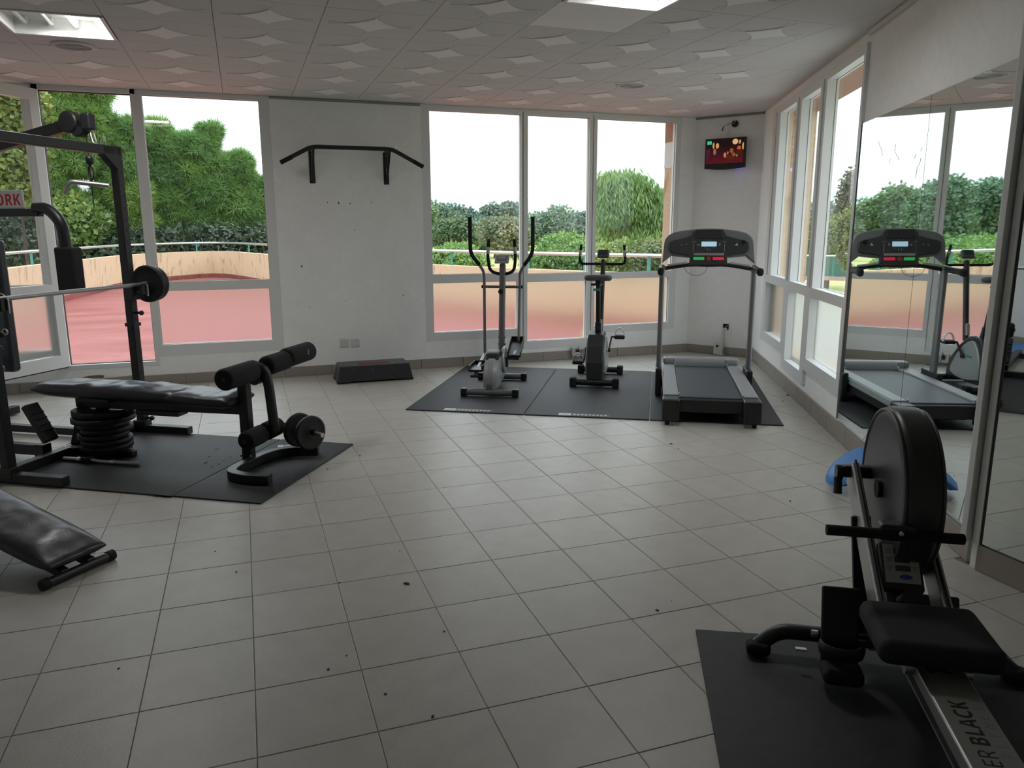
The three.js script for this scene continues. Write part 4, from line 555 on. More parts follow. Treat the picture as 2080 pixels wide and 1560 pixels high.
  const fp = mesh(o, 'foot_plate', M.black, rbox(.045, .26, .10, .01).rotateZ(.52).translate(-.11, .245, .18)); mesh(fp, 'tread_ribs', M.blackMatt, ...[-.06, -.02, .02, .06].map((q) => rbox(.008, .008, .09, .003, .025, q, 0).rotateZ(.52).translate(-.11, .245, .18)));
  mesh(o, 'low_pulley', M.black, at(turned([[0, -.02], [.05, -.02], [.06, -.012], [.048, 0], [.06, .012], [.05, .02], [0, .02]]).rotateX(Math.PI / 2), -.42, .16, .18)); mesh(o, 'cable_loop', M.steel, bend([V(-.36, .09, .20), V(-.365, .19, .20), V(-.345, .20, .20), V(-.335, .19, .20), V(-.33, .09, .20)], .004, .02)); mesh(o, 'cable_coil', M.steel, new THREE.TorusGeometry(.085, .004, 6, 36).rotateX(Math.PI / 2).translate(-.005, .064, .005), new THREE.TorusGeometry(.06, .004, 6, 36).rotateX(Math.PI / 2).translate(.01, .068, .005)); }
{ const p = V(.27, 0, .02).applyAxisAngle(V(0, 1, 0), GT), o = thing('steel_handle', 'loose steel curl handle lying on the mat beside the plate stack', 'handle', [GYM[0] + p.x, .009, GYM[2] + p.z], GT);
  mesh(o, 'bar', M.steel, bend([V(-.24, .014, .16), V(-.03, .014, .15), V(.02, .014, .165), V(.30, .014, .155)], .0125, .03)); each(o, 'collar', M.chrome, rod(V(.10, .014, .162), V(.13, .014, .161), .016), rod(V(-.14, .014, .155), V(-.12, .014, .154), .016)); }
// ---------------------------------------------------------------- sit-up bench
{ const o = thing('sit_up_bench', 'sloping black padded sit-up bench with its low end on the tiles', 'sit-up bench', [-.68, 0, -.445], Math.atan2(.68, -.73)); // x runs up the slope, away from the low end
  const sl = .21, a = Math.atan(sl), y0 = .075; const pad = cushion(1.15, .08, .285, .010, 23).rotateZ(a).translate(.56, y0 + .58 * sl, 0);
  mesh(o, 'pad', M.vinyl, pad); mesh(o, 'frame_rail', M.black, beam(V(.0, y0 - .045, -.06), V(1.15, y0 - .045 + 1.15 * sl, -.06), .04, .035), beam(V(.0, y0 - .045, .06), V(1.15, y0 - .045 + 1.15 * sl, .06), .04, .035)); 
  const f = mesh(o, 'floor_bar', M.black, rod(V(.0, .022, -.155), V(.0, .022, .155), .02)); for (const k of [-1, 1]) mesh(f, 'foot_cap', M.blackMatt, rod(V(0, .023, k * .135), V(0, .023, k * .165), .023));
  mesh(o, 'rear_leg', M.black, beam(V(1.05, 0, -.16), V(1.05, .03 + 1.05 * sl, -.05), .035, .035), beam(V(1.05, 0, .16), V(1.05, .03 + 1.05 * sl, .05), .035, .035)); mesh(o, 'foam_roller', M.foam, rod(V(1.22, .42, -.2), V(1.22, .42, .2), .045)); mesh(o, 'roller_post', M.black, beam(V(1.12, .26, 0), V(1.22, .42, 0), .04, .04)); }
// ---------------------------------------------------------------- rowing machine
{ const o = thing('rowing_machine', 'rowing machine with large black flywheel drum and silver rail', 'rowing machine', [1.672, .009, 1.65], -31.3 * Math.PI / 180);
  const Y = -.009;
  const rl = mesh(o, 'rail', M.steel, rbox(.118, .07, 1.62, .006, 0, Y + .265, .36)); mesh(rl, 'rail_groove', M.black, box(.002, .02, 1.60, -.0595, Y + .255, .36), box(.002, .02, 1.60, .0595, Y + .255, .36));
  const c = document.createElement('canvas'); c.width = 1024; c.height = 256; const k = c.getContext('2d'); k.fillStyle = '#8b8b86'; k.fillRect(0, 0, 1024, 256);
  k.fillStyle = '#14181a'; k.textBaseline = 'alphabetic'; k.font = '128px sans-serif'; k.fillText('ER', 20, 150); k.font = 'bold 132px sans-serif'; k.fillText('BLACK', 190, 150); k.fillStyle = '#6e6f8e'; k.font = '74px sans-serif'; 'FITNESS'.split('').forEach((s, i) => k.fillText(s, 110 + i * 82, 232));
  k.fillStyle = '#171717'; k.beginPath(); k.moveTo(880, 60); k.quadraticCurveTo(900, 20, 1000, 30); k.quadraticCurveTo(930, 50, 900, 95); k.fill(); k.fillStyle = '#2f2f86'; k.beginPath(); k.moveTo(905, 90); k.quadraticCurveTo(930, 60, 1000, 55); k.quadraticCurveTo(960, 110, 900, 190); k.quadraticCurveTo(890, 140, 905, 90); k.fill();
  const t = new THREE.CanvasTexture(c); t.colorSpace = THREE.SRGBColorSpace; const pr = keepUV(o, 'rail_print', std('#ffffff', .42, .35, { map: t }), new THREE.PlaneGeometry(.42, .105).rotateX(-Math.PI / 2).rotateY(Math.PI / 2)); pr.position.set(.002, Y + .3008, .165);
  mesh(o, 'seat', M.blackMatt, rbox(.30, .068, .26, .03, -.01, Y + .352, -.085, 3)); mesh(o, 'seat_carriage', M.steel, rbox(.15, .03, .14, .004, 0, Y + .315, -.08), rod(V(-.08, Y + .285, -.13), V(.08, Y + .285, -.13), .018), rod(V(-.08, Y + .285, -.03), V(.08, Y + .285, -.03), .018));
  const w = mesh(o, 'flywheel_drum', M.darkPlastic, at(turned([[0, -.055], [.225, -.055], [.25, -.051], [.262, -.040], [.265, -.026], [.265, .026], [.262, .040], [.25, .051], [.225, .055], [0, .055]], 56).rotateZ(Math.PI / 2), .018, Y + .597, -.56)); mesh(w, 'drum_rim', M.midPlastic, new THREE.TorusGeometry(.253, .0055, 8, 60).rotateY(Math.PI / 2).translate(-.033, Y + .597, -.56), new THREE.TorusGeometry(.253, .0055, 8, 60).rotateY(Math.PI / 2).translate(.069, Y + .597, -.56)); mesh(w, 'hub', M.black, rod(V(-.05, Y + .597, -.56), V(.085, Y + .597, -.56), .03));
  for (const s of [-1, 1]) { const m = mesh(o, 'mast', M.steel, beam(V(s * .088, Y + .27, -.19), V(s * .088, Y + .60, -.72), .026, .10)); mesh(m, 'mast_lip', M.black, beam(V(s * .088, Y + .315, -.165), V(s * .088, Y + .648, -.695), .008, .01)); if (s < 0) { const st = mesh(m, 'sticker', M.red, rbox(.026, .055, .001, .0004, 0, 0, 0).applyMatrix4(new THREE.Matrix4().makeRotationX(-.98)).translate(-.088, Y + .612, -.655)); } }
  mesh(o, 'mast_centre', M.steel, beam(V(-.004, Y + .20, -.28), V(-.004, Y + .40, -.40), .09, .03)); mesh(o, 'top_bar', M.black, rbox(.215, .042, .042, .012, -.02, Y + .605, -.705)); mesh(o, 'bar_knob', M.black, rod(V(-.125, Y + .60, -.70), V(-.145, Y + .60, -.70), .026), rod(V(-.138, Y + .585, -.695), V(-.138, Y + .53, -.68), .014));
  const con = mesh(o, 'console', M.black, rbox(.115, .15, .035, .01, 0, 0, 0).rotateX(-.75).translate(-.02, Y + .425, -.345));
  { const c = document.createElement('canvas'); c.width = 256; c.height = 320; const k = c.getContext('2d'); k.fillStyle = '#a3a69c'; k.fillRect(0, 0, 256, 320); k.fillStyle = '#2a3029'; for (const y of [38, 108, 178]) { k.fillRect(80, y, 110, 44); k.fillStyle = '#55604f'; for (let i = 0; i < 4; i++) k.fillRect(90 + i * 24, y + 8, 14, 28); k.fillStyle = '#2a3029'; for (let i = 0; i < 3; i++) { k.fillRect(22, y + 6 + i * 14, 40, 4); k.fillRect(206, y + 6 + i * 14, 30, 4); } } k.fillStyle = '#3340a0'; k.beginPath(); k.ellipse(150, 270, 48, 20, 0, 0, 7); k.fill();
    const t = new THREE.CanvasTexture(c); t.colorSpace = THREE.SRGBColorSpace; const q = keepUV(con, 'console_face', std('#ffffff', .5, 0, { map: t }), new THREE.PlaneGeometry(.096, .118).translate(0, .006, .0182).rotateX(-.75)); q.position.set(-.02, Y + .425, -.345); }
  mesh(o, 'tension_knob', M.black, rod(V(.0, Y + .335, -.30), V(.0, Y + .372, -.262), .034, .03, 20)); mesh(o, 'pull_handle', M.foam, rod(V(-.245, Y + .55, -.285), V(.125, Y + .545, -.30), .0155)); mesh(o, 'handle_yoke', M.black, rbox(.10, .05, .05, .012, -.05, Y + .552, -.31)); mesh(o, 'handle_bolt', M.chrome, new THREE.SphereGeometry(.008, 10, 8).translate(-.045, Y + .556, -.28));
  for (const s of [-1, 1]) { const x = s < 0 ? -.153 : .135, f = mesh(o, 'foot_board', M.black, rbox(.112, .27, .018, .008, 0, 0, 0).rotateX(-.30).translate(x, Y + .165, -.42)); mesh(f, 'heel_cup', M.blackMatt, rbox(.12, .05, .09, .02, x, Y + .06, -.345)); mesh(f, 'strap', M.black, new THREE.TorusGeometry(.062, .008, 6, 20, Math.PI).scale(1, .9, 3).rotateX(Math.PI / 2).translate(x, Y + .13, -.38)); mesh(o, 'foot_axle', M.black, rod(V(s * .05, Y + .11, -.45), V(s * .20, Y + .11, -.45), .013)); mesh(o, 'bolt', M.chrome, rod(V(s * .215, Y + .14, -.43), V(s * .235, Y + .14, -.43), .011)); }
  mesh(o, 'front_stabiliser', M.black, bend([V(-.39, Y + .035, -.50), V(-.32, Y + .085, -.53), V(.32, Y + .085, -.53), V(.39, Y + .035, -.50)], .026, .05)); for (const s of [-1, 1]) mesh(o, 'stabiliser_foot', M.blackMatt, rbox(.08, .045, .055, .018, s * .385, Y + .034, -.495));
  mesh(o, 'front_frame', M.black, beam(V(0, Y + .09, -.52), V(0, Y + .25, -.28), .09, .07), beam(V(-.06, Y + .12, -.5), V(-.088, Y + .5, -.56), .02, .06), beam(V(.06, Y + .12, -.5), V(.088, Y + .5, -.56), .02, .06)); mesh(o, 'buckle', M.chrome, rbox(.035, .006, .016, .002, -.26, Y + .075, -.44), rbox(.035, .006, .016, .002, -.10, Y + .05, -.33));
  mesh(o, 'rear_leg', M.black, rbox(.05, .235, .05, .006, 0, Y + .125, 1.08), rod(V(-.2, Y + .03, 1.08), V(.2, Y + .03, 1.08), .02)); }
// ---------------------------------------------------------------- small things on the floor
{ const base = onR(4.42, 0, -.225), o = thing('balance_cushion', 'round blue inflatable balance cushion leaning on the mirror', 'cushion', [base.x, 0, base.z], RTURN);
  const tilt = .62, g = turned([[0, -.035], [.10, -.038], [.15, -.027], [.172, -.007], [.175, 0], [.172, .007], [.15, .027], [.10, .038], [0, .035]], 48); mesh(o, 'cushion', M.blue, g.rotateX(tilt).translate(0, .135, -.02)); mesh(o, 'seam', M.blue, new THREE.TorusGeometry(.175, .004, 6, 60).rotateX(Math.PI / 2).rotateX(tilt).translate(0, .135, -.02)); for (const r of [.07, .12]) mesh(o, 'ridge', M.blue, new THREE.TorusGeometry(r, .005, 6, 48).rotateX(Math.PI / 2).translate(0, r < .1 ? -.0385 : -.036, 0).rotateX(tilt).translate(0, .135, -.02)); }
{ const o = thing('blue_exercise_mat', 'blue exercise mat lying beside the left wall', 'mat', [LEFT + .42, 0, -2.9]); mesh(o, 'sheet', M.blue, rbox(.62, .035, 1.7, .015, 0, .0175, 0, 3)); mesh(o, 'strap', M.black, rbox(.63, .004, .03, .001, 0, .0365, .4)); }
{ const bits = []; for (const [u, v, r] of [[826, 1186, .011], [690, 1184, .005], [667, 1360, .005], [902, 1283, .005], [1335, 1240, .006], [1364, 1221, .003], [480, 1162, .005], [879, 1456, .006], [783, 1410, .005], [704, 1332, .004], [665, 953, .006], [731, 926, .006], [1363, 902, .010], [1378, 912, .006], [1605, 1018, .006], [1605, 955, .004], [812, 1119, .004], [437, 1120, .004], [241, 1358, .004], [846, 778, .008], [1248, 722, .008], [1267, 723, .006], [1288, 736, .005], [1600, 803, .012], [1590, 815, .008], [1612, 796, .008], [1665, 860, .009], [1650, 845, .007]]) { const p = onY(u, v, 0); bits.push(new THREE.DodecahedronGeometry(r, 0).scale(rr(.8, 1.5), .35, rr(.7, 1.2)).rotateY(rr(0, 3)).translate(p.x, r * .2, p.z)); }
  const o = mesh(scene, 'floor_crumbs', std(rgb(.06, .05, .04), .9), bits); tag(o, 'dark crumbs and leaf bits scattered on the floor tiles', 'debris'); o.userData.kind = 'stuff';
  const b2 = []; for (const [u, v, r] of [[440, 912, .012], [418, 940, .010], [455, 935, .007], [425, 927, .006], [468, 928, .008], [470, 945, .006], [430, 948, .005], [445, 943, .006]]) { const p = onY(u, v, .009); b2.push(new THREE.DodecahedronGeometry(r, 0).scale(1.6, .25, .7).rotateY(rr(0, 3)).translate(p.x, .0105, p.z)); }
  const q = mesh(scene, 'mat_crumbs', std(rgb(.20, .19, .18), .9), b2); tag(q, 'torn foam crumbs lying on the mat under the weight bench', 'debris'); q.userData.kind = 'stuff'; }
// ---------------------------------------------------------------- outside: terrace, parapet, planting, hills
const GROUND = -1.5, TERR = -.2;
{ const rail = [[-60, 520], [50, 512], [150, 505], [280, 497], [430, 493], [545, 497], [700, 503.5], [873, 509], [1055, 514], [1190, 517], [1340, 520]].map(([u, v]) => onY(u, v, .975)); rail.push(V(6.9, .975, -6.9), V(6.6, .975, -5.6));
  rail.unshift(V(-5.4, .975, -8));
  const t = struct('terrace', 'worn red painted terrace outside the windows', 'terrace'); const poly = rail.map((p) => [p.x, p.z]); mesh(t, 'paving', M.terrace, slab([...poly, [5.7, -4.2], [4.7, BACK - .2], [-5.4, BACK - .2]], TERR - .3, TERR));
  const k = struct('parapet', 'stained beige rendered parapet round the terrace', 'parapet'); const curve = new THREE.CatmullRomCurve3(rail.map((p) => V(p.x, 0, p.z)), false, 'centripetal'), N = 60;
  const pts = curve.getPoints(N), off = pts.map((p, i) => { const a = pts[Math.max(0, i - 1)], b = pts[Math.min(N, i + 1)], d = b.clone().sub(a).normalize(); return V(d.z, 0, -d.x); });
  const pieces = [], up = []; for (let i = 0; i < N; i++) { const a = pts[i], b = pts[i + 1], n = off[i], m = off[i + 1], w = .14; const q = [[a.x + n.x * w, a.z + n.z * w], [b.x + m.x * w, b.z + m.z * w], [b.x - m.x * w * .3, b.z - m.z * w * .3], [a.x - n.x * w * .3, a.z - n.z * w * .3]]; pieces.push(slab(q, -1.6, .69)); const f = [q[3], q[2], [b.x - m.x * w * .4, b.z - m.z * w * .4], [a.x - n.x * w * .4, a.z - n.z * w * .4]]; up.push(slab(f, TERR, TERR + .13)); }
  mesh(k, 'rendered_wall', M.stucco, pieces); mesh(k, 'red_upstand', M.terrace, up);
  const h = thing('terrace_handrail', 'galvanised tube handrail on green posts above the parapet', 'handrail'); const rp = pts.map((p, i) => V(p.x + off[i].x * .05, 0.975, p.z + off[i].z * .05));
  mesh(h, 'top_tube', M.galv, new THREE.TubeGeometry(new THREE.CatmullRomCurve3(rp), 160, .03, 10)); for (let i = 2; i < N - 2; i += 4) mesh(h, 'post', M.greenSteel, beam(V(rp[i].x, .65, rp[i].z), V(rp[i].x, .965, rp[i].z), .045, .045)); }
{ const g = struct('ground', 'dry grass field beyond the terrace', 'ground'); mesh(g, 'field', M.grass, new THREE.PlaneGeometry(5000, 5000, 1, 1).rotateX(-Math.PI / 2).translate(0, GROUND, -900)); 
  const hazeTintedRidge = (name, dist, hgt, col, sd) => { const P = [], I = []; const n = 140; for (let i = 0; i <= n; i++) { const a = (-75 + 165 * i / n) * Math.PI / 180, r = hgt * (.62 + .38 * fbm(i * .045 + sd, sd, 4)); for (const [k, y] of [[.86, GROUND], [.93, r * .6], [1, r], [1.1, r * .5], [1.2, GROUND]]) P.push(CAM.x + Math.sin(a) * dist * k, y, CAM.z - Math.cos(a) * dist * k); }
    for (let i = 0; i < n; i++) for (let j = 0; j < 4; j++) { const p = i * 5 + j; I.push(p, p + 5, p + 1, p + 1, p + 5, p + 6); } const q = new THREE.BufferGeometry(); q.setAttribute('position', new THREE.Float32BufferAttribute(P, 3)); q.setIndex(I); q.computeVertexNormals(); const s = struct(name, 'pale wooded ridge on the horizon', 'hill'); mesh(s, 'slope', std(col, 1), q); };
  hazeTintedRidge('hill', 1500, 62, rgb(.33, .38, .34), 3.1); hazeTintedRidge('hill_far', 2300, 150, rgb(.33, .38, .34), 8.4); }  // distance haze is mixed into the ridge colour itself
function bunch(kind) { // one clump of foliage, made once and set many times
  const P = []; const tri = (a, b, c) => P.push(a.x, a.y, a.z, b.x, b.y, b.z, c.x, c.y, c.z);
  if (kind === 'needle') for (let i = 0; i < 64; i++) { const d = V(rr(-1, 1), rr(-.35, 1), rr(-1, 1)).normalize(), s = V(rr(-1, 1), rr(-1, 1), rr(-1, 1)).cross(d).normalize().multiplyScalar(.0085), L = rr(.16, .26), o = d.clone().multiplyScalar(.02); tri(o.clone().add(s), o.clone().sub(s), d.clone().multiplyScalar(L)); }
  else for (let i = 0; i < (kind === 'willow' ? 46 : 42); i++) { const c = V(rr(-1, 1), rr(-1, 1), rr(-1, 1)); if (c.length() > 1) c.normalize(); c.multiplyScalar(.3); const d = kind === 'willow' ? V(rr(-.5, .5), -1, rr(-.5, .5)).normalize() : V(rr(-1, 1), rr(-.7, .6), rr(-1, 1)).normalize(), s = V(rr(-1, 1), rr(-1, 1), rr(-1, 1)).cross(d).normalize(), L = kind === 'willow' ? .17 : .105, w = kind === 'willow' ? .022 : .036;
    const a = c, b = c.clone().addScaledVector(d, L * .5).addScaledVector(s, w), e = c.clone().addScaledVector(d, L), f = c.clone().addScaledVector(d, L * .5).addScaledVector(s, -w); tri(a, b, e); tri(a, e, f); }
  const g = new THREE.BufferGeometry(); g.setAttribute('position', new THREE.Float32BufferAttribute(P, 3)); g.computeVertexNormals(); g.setAttribute('uv', new THREE.Float32BufferAttribute(new Float32Array(P.length / 3 * 2), 2)); return g;
}
const BUNCH = { needle: bunch('needle'), leaf: bunch('leaf'), willow: bunch('willow') };
const leafMat = phys({ color: '#ffffff', roughness: .75, transmission: .45, thickness: 0 });
function foliage(parent, name, kind, blobs, n, scale, tone, vary = .25) { // blobs: [x, y, z, rx, ry, rz]
  const m = new THREE.InstancedMesh(BUNCH[kind], leafMat, n), q = new THREE.Quaternion(), e = new THREE.Euler(), c = new THREE.Color(); const vol = blobs.map((b) => (b[3] * b[4] * b[5]) ** .67), tot = vol.reduce((a, b) => a + b, 0); let i = 0;
  blobs.forEach((b, k) => { const cnt = k === blobs.length - 1 ? n - i : Math.min(n - i, Math.round(n * vol[k] / tot)), warm = rr(-1, 1);
    for (let j = 0; j < cnt; j++, i++) { const d = V(rr(-1, 1), rr(-1, 1), rr(-1, 1)).normalize(), r = rnd() ** .34; const p = V(b[0] + d.x * b[3] * r, b[1] + d.y * b[4] * r, b[2] + d.z * b[5] * r); if (kind === 'needle') q.setFromUnitVectors(V(0, 1, 0), d.clone().add(V(0, .5, 0)).normalize()); else q.setFromEuler(e.set(kind === 'willow' ? rr(-.3, .3) : rr(0, 6), rr(0, 6), kind === 'willow' ? rr(-.3, .3) : rr(0, 6)));
      const s = scale * rr(.75, 1.3); m.setMatrixAt(i, new THREE.Matrix4().compose(p, q, V(s, s, s))); const f = 1 + vary * (rr(-1, 1) * .6 + warm * .5); m.setColorAt(i, c.setRGB(tone[0] * .8 * f * (1 + .12 * warm), tone[1] * .8 * f, tone[2] * .8 * f * (1 - .1 * warm))); } });
  m.name = name; m.userData.kind = 'stuff'; parent.add(shadows(m)); return m;
}
const trunk = (o, pts, r0, r1, m = M.bark) => { const c = new THREE.CatmullRomCurve3(pts), g = new THREE.TubeGeometry(c, 24, 1, 9), p = g.attributes.position; for (let i = 0; i < p.count; i++) { const t = Math.floor(i / 10) / 24, a = c.getPoint(t), r = r0 + (r1 - r0) * t; p.setXYZ(i, a.x + (p.getX(i) - a.x) * r, a.y + (p.getY(i) - a.y) * r, a.z + (p.getZ(i) - a.z) * r); } g.computeVertexNormals(); return mesh(o, 'trunk', m, g); };
// the big pines behind the parapet on the left; blobs are read as pixel + distance + radius in pixels
function pine(label, dist, list, base, n, tone, group) {
  const b0 = far(base[0], base[1], dist), o = thing('pine_tree', label, 'tree', [b0.x, GROUND, b0.z], 0, group); const k = dist / FOCAL * 1.04;
  const blobs = list.map(([u, v, r, dz = 0]) => { const p = far(u, v, dist + dz); return [p.x - b0.x, p.y - GROUND, p.z - b0.z, r * k, r * k * .8, r * k * 1.1]; });
  foliage(o, 'needles', 'needle', blobs, n, dist / 20, tone); return { o, b0, loc: (u, v, dz = 0) => { const p = far(u, v, dist + dz); return V(p.x - b0.x, p.y - GROUND, p.z - b0.z); } };
}
{ const A = pine('dense green pine tree behind the parapet left of the barbell', 31, [[120, 235, 48], [175, 215, 30], [95, 300, 40], [150, 320, 42], [200, 290, 36], [245, 340, 40], [262, 270, 28], [110, 400, 40], [150, 420, 32], [225, 395, 26], [265, 395, 40], [275, 455, 34], [165, 470, 22], [115, 480, 26], [85, 350, 40], [60, 420, 50, 1], [180, 250, 40], [130, 180, 50], [60, 250, 55, 1], [200, 180, 24], [235, 310, 34]], [230, 520], 4600, [.25, .43, .095]);
  trunk(A.o, [A.loc(150, 560), A.loc(185, 510), A.loc(240, 455), A.loc(300, 405)], .24, .13); trunk(A.o, [A.loc(210, 480), A.loc(205, 420), A.loc(190, 340), A.loc(180, 300)], .10, .05, M.paleBark); trunk(A.o, [A.loc(100, 540), A.loc(95, 440), A.loc(110, 330), A.loc(120, 220)], .16, .07); for (const p of [[190, 345, 245, 400], [170, 400, 120, 390], [250, 440, 290, 380]]) trunk(A.o, [A.loc(p[0], p[1]), A.loc((p[0] + p[2]) / 2, (p[1] + p[3]) / 2 - 6), A.loc(p[2], p[3])], .06, .03, M.paleBark);
  const B = pine('broad green pine tree with tufted crown behind the parapet', 32, [[318, 270, 26], [330, 310, 36], [305, 350, 44], [365, 300, 30], [400, 310, 36], [425, 270, 20], [418, 300, 24], [440, 345, 34], [480, 335, 24], [495, 325, 16], [505, 365, 16], [350, 350, 40], [390, 355, 36], [420, 385, 40], [320, 400, 40], [355, 420, 40], [400, 430, 34], [450, 400, 36], [490, 420, 36], [520, 400, 24], [535, 380, 18], [330, 450, 36], [380, 470, 30], [430, 465, 34], [470, 460, 30], [510, 465, 30], [540, 440, 24], [420, 490, 20], [520, 490, 22], [300, 480, 30], [460, 375, 26], [370, 385, 30]], [430, 520], 5600, [.23, .42, .10]);
  trunk(B.o, [B.loc(430, 560), B.loc(428, 480), B.loc(410, 400), B.loc(390, 320)], .2, .08); trunk(B.o, [B.loc(425, 470), B.loc(460, 430), B.loc(495, 400)], .09, .04); trunk(B.o, [B.loc(420, 450), B.loc(380, 420), B.loc(340, 400)], .09, .04);
  const L = (label, u, v, dist, r, tone, n, kind, grp) => { const p = far(u, v, dist), o = thing('shrub', label, 'shrub', [p.x, GROUND, p.z], 0, grp), k = dist / FOCAL; foliage(o, 'foliage', kind, r.map(([du, dv, a, b]) => [du * k, p.y - dv * k - GROUND, 0, a * k, b * k, a * k]), n, dist / 18, tone); trunk(o, [V(0, 0, 0), V(.02, (p.y - GROUND) * .5, 0), V(0, p.y - GROUND, 0)], .05, .02); return o; };
  L('yellow green bush seen through the open door leaf', 20, 260, 23, [[0, 0, 40, 60], [-10, 60, 40, 50], [10, -30, 34, 40], [-50, 10, 40, 60]], [.24, .32, .05], 900, 'leaf');
  L('dark undergrowth behind the parapet under the pines', 180, 500, 31, [[-60, 10, 60, 26], [40, 10, 60, 24], [130, 10, 60, 22], [220, 8, 60, 22], [320, 6, 60, 20], [-130, 0, 60, 40]], [.045, .085, .03], 1700, 'leaf');
  L('small bright shrub at the foot of the pine trunk', 165, 455, 30, [[0, 0, 20, 22], [-14, -14, 14, 12]], [.22, .33, .06], 260, 'leaf'); }
// trees and hedges seen through the wide window
function tree(label, u0, u1, v0, v1, dist, tone, n, kind = 'leaf', group = 'trees beyond the terrace', name = 'tree') {
  const k = dist / FOCAL, c = far((u0 + u1) / 2, (v0 + v1) / 2, dist), o = thing(name, label, name === 'hedge' ? 'hedge' : name === 'shrub' ? 'shrub' : 'tree', [c.x, GROUND, c.z], 0, group), w = (u1 - u0) / 2 * k, h = (v1 - v0) / 2 * k, y = c.y - GROUND, blobs = [];
  const side = V(Math.cos(YAW), 0, Math.sin(YAW)); for (let i = 0; i < 11; i++) { const a = rr(0, 6.28), r = Math.sqrt(rnd()) * .62, dx = Math.cos(a) * r * w, dy = Math.sin(a) * r * h, dz = rr(-.5, .5) * w; blobs.push([side.x * dx - side.z * dz, y + dy, side.z * dx + side.x * dz, w * rr(.3, .5), h * rr(.3, .46), w * rr(.3, .5)]); }
  foliage(o, 'foliage', kind, blobs, n, Math.max(dist / 24, .55) * (kind === 'willow' ? 1.1 : 1), tone); trunk(o, [V(0, 0, 0), V(.05 * w, y * .5, 0), V(0, y, 0)], w * .10, w * .04); return o;
}
const HZ = [.20, .315, .21], HD = [.185, .275, .21], MG = [.16, .29, .14], BG = [.24, .42, .09], OL = [.28, .32, .17], YG = [.34, .44, .12];
for (const a of [['rounded blue green tree at the left edge of the wide window', 860, 925, 427, 485, 75, HZ, 520], ['tapering blue green tree behind the left swing arm', 912, 958, 430, 482, 80, HD, 420], ['grey green tree with a broken crown left of its twin', 984, 1024, 420, 488, 78, HD, 420], ['grey green tree with a broken crown right of its twin', 1018, 1062, 424, 490, 80, HD, 420], ['rounded green tree behind the right swing arm', 1082, 1156, 437, 492, 72, HZ, 560], ['dark tree line behind the rounded green tree', 1148, 1215, 446, 485, 110, HD, 420], ['low olive bushes beyond the field', 880, 965, 462, 494, 48, [.16, .25, .10], 520], ['low green bushes left of the olive shrub', 955, 1010, 462, 492, 50, HZ, 400], ['olive brown shrub spreading behind the console', 975, 1066, 456, 508, 34, OL, 700], ['weeping bright green tree beside the beige pillar', 1206, 1352, 347, 520, 27, [.24, .40, .10], 3000, 'willow'], ['tall wispy tree far beyond the slanted window', 1718, 1760, 350, 450, 70, [.14, .16, .11], 140]]) tree(...a);
for (const a of [['leafy bright shrub rising above the handrail', 1098, 1206, 480, 560, 19, BG, 1100], ['yellow green shrub under the weeping tree', 1206, 1300, 482, 575, 17, YG, 900], ['olive shrub beside the beige pillar', 1285, 1362, 500, 580, 16.5, [.20, .27, .09], 700]]) tree(a[0], a[1], a[2], a[3], a[4], a[5], a[6], a[7], 'leaf', 'shrubs behind the handrail', 'shrub');
for (const a of [['bright green hedge behind the parapet left of the parked car', 862, 990, 512, 565, 20, BG, 1500], ['bright green hedge behind the parapet right of the parked car', 1066, 1200, 518, 575, 17.5, [.13, .28, .05], 1400], ['long green hedge behind the parapet beyond the white wall', 560, 868, 500, 545, 28, BG, 2600]]) tree(a[0], a[1], a[2], a[3], a[4], a[5], a[6], a[7], 'leaf', 'hedges behind the parapet', 'hedge');
// trees that only the wall mirror and the slanted window show
for (const a of [['tall green tree that the wall mirror shows left of its seam', 585, 690, 395, 490, 55, MG, 700], ['broad green tree that the wall mirror shows right of its seam', 690, 800, 385, 490, 50, MG, 900], ['pale green tree behind the white wall with sockets', 770, 880, 395, 490, 52, [.17, .29, .09], 700], ['dark green tree that only the wall mirror shows', 500, 600, 405, 490, 60, HZ, 600], ['blue green tree that only the wall mirror shows', 430, 520, 410, 490, 64, HD, 600]]) tree(...a);
for (const a of [['dark tree line beyond the slanted window, farther part', 1600, 1690, 425, 480, 95, HD, 600], ['dark tree line beyond the slanted window, nearer part', 1668, 1790, 430, 486, 85, HD, 800]]) tree(...a);
for (const a of [['sunken bright bushes outside the slanted window', 1630, 1740, 462, 500, 40, [.22, .31, .10], 700], ['thin yellow green shrub by the mirror end of the slanted window', 1712, 1760, 435, 530, 20, [.24, .30, .08], 320]]) tree(a[0], a[1], a[2], a[3], a[4], a[5], a[6], a[7], 'leaf', 'bushes outside the slanted window', 'shrub');
{ const t = struct('side_deck', 'pale concrete deck outside the slanted window', 'deck'); mesh(t, 'slab', M.concrete, slab([[5.7, -4.2], [6.6, -5.6], [9, -9], [30, -14], [34, 6], [3.2, 6], [3.2, 1]], TERR - .3, TERR - .01)); }
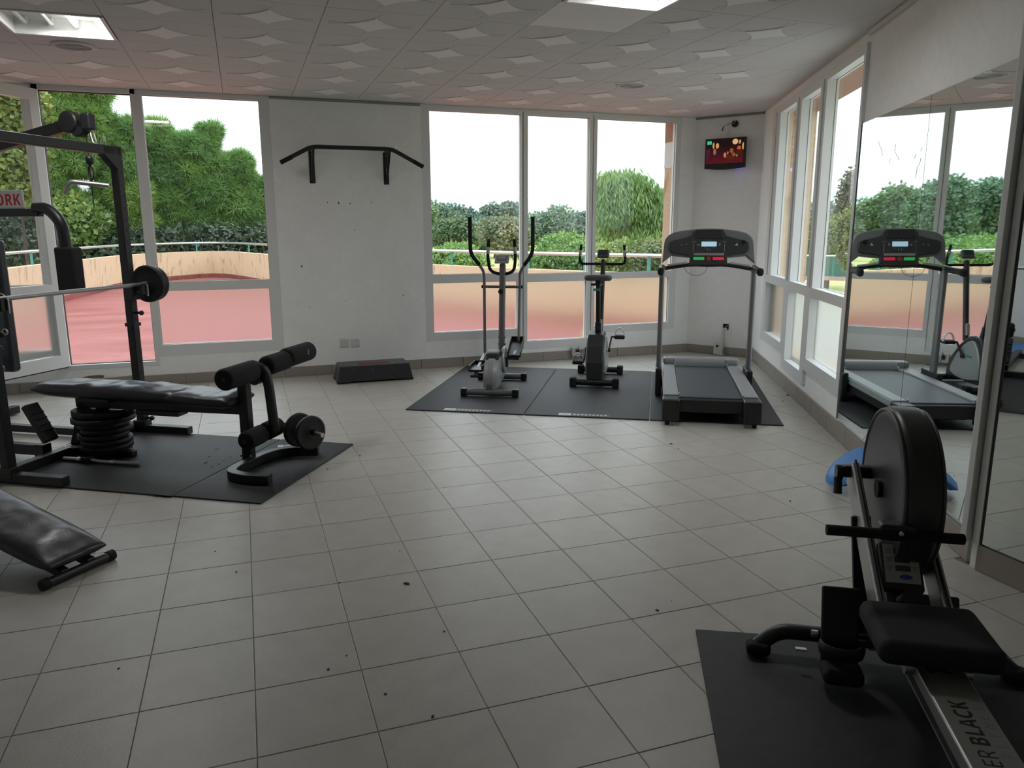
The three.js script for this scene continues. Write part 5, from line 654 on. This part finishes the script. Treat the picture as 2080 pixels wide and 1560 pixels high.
{ const P = [[1560, 566], [1625, 567], [1690, 568], [1760, 570], [1850, 573]].map(([u, v]) => onY(u, v, TERR)), o = thing('green_fence', 'green mesh fence beyond the pale deck outside the slanted window', 'fence', [P[0].x, TERR, P[0].z]), L = (p, y) => V(p.x - P[0].x, y, p.z - P[0].z);
  const k = struct('deck_kerb', 'low pinkish kerb at the foot of the green fence', 'kerb'); for (let i = 0; i + 1 < P.length; i++) { mesh(o, 'panel', std(rgb(.045, .135, .10), .8), beam(L(P[i], .40), L(P[i + 1], .40), .02, .62)); mesh(k, 'kerb_stone', std(rgb(.42, .28, .25), .9), beam(V(P[i].x, TERR + .04, P[i].z), V(P[i + 1].x, TERR + .04, P[i + 1].z), .2, .12)); }
  for (const p of P) mesh(o, 'post', M.greenSteel, rod(L(p, 0), L(p, .76), .03)); for (let i = 0; i + 1 < P.length; i++) mesh(o, 'top_rail', M.galv, rod(L(P[i], .74), L(P[i + 1], .74), .03)); }
{ const p = far(1030, 556, 20), o = thing('parked_car', 'white parked car with its roof showing above the parapet', 'car', [p.x, GROUND, p.z], -.25); const w = .82;
  const body = new THREE.Shape(); body.moveTo(-2, .3); body.lineTo(-2.02, .75); body.quadraticCurveTo(-1.95, .95, -1.2, 1.0); body.lineTo(1.2, 1.0); body.quadraticCurveTo(1.95, .98, 2.02, .75); body.lineTo(2.02, .3); mesh(o, 'body', M.white, outline(body, 1.66, .08, 6).translate(0, 0, -.83));
  const cab = new THREE.Shape(); cab.moveTo(-1.35, .98); cab.quadraticCurveTo(-.75, 1.42, -.45, 1.45); cab.lineTo(.75, 1.45); cab.quadraticCurveTo(1.2, 1.42, 1.5, .98); mesh(o, 'cabin', M.white, outline(cab, 1.42, .08, 6).translate(0, 0, -.71)); mesh(o, 'windscreen', std(rgb(.25, .28, .30), .1), beam(V(-1.22, 1.09, 0), V(-.62, 1.43, 0), 1.22, .012)); const side = new THREE.Shape(); side.moveTo(-1.0, 1.05); side.lineTo(-.5, 1.38); side.lineTo(.7, 1.38); side.lineTo(1.15, 1.05); for (const k of [-1, 1]) mesh(o, 'side_window', std(rgb(.06, .07, .08), .1), outline(side, .012).translate(0, 0, k * .712 - .006));
  for (const [x, z] of [[-1.25, .78], [1.25, .78], [-1.25, -.78], [1.25, -.78]]) mesh(o, 'wheel', M.blackMatt, rod(V(x, .31, z - .1), V(x, .31, z + .1), .31, .31, 24)); o.position.y = GROUND + .35; }
renderer.render(scene, camera);
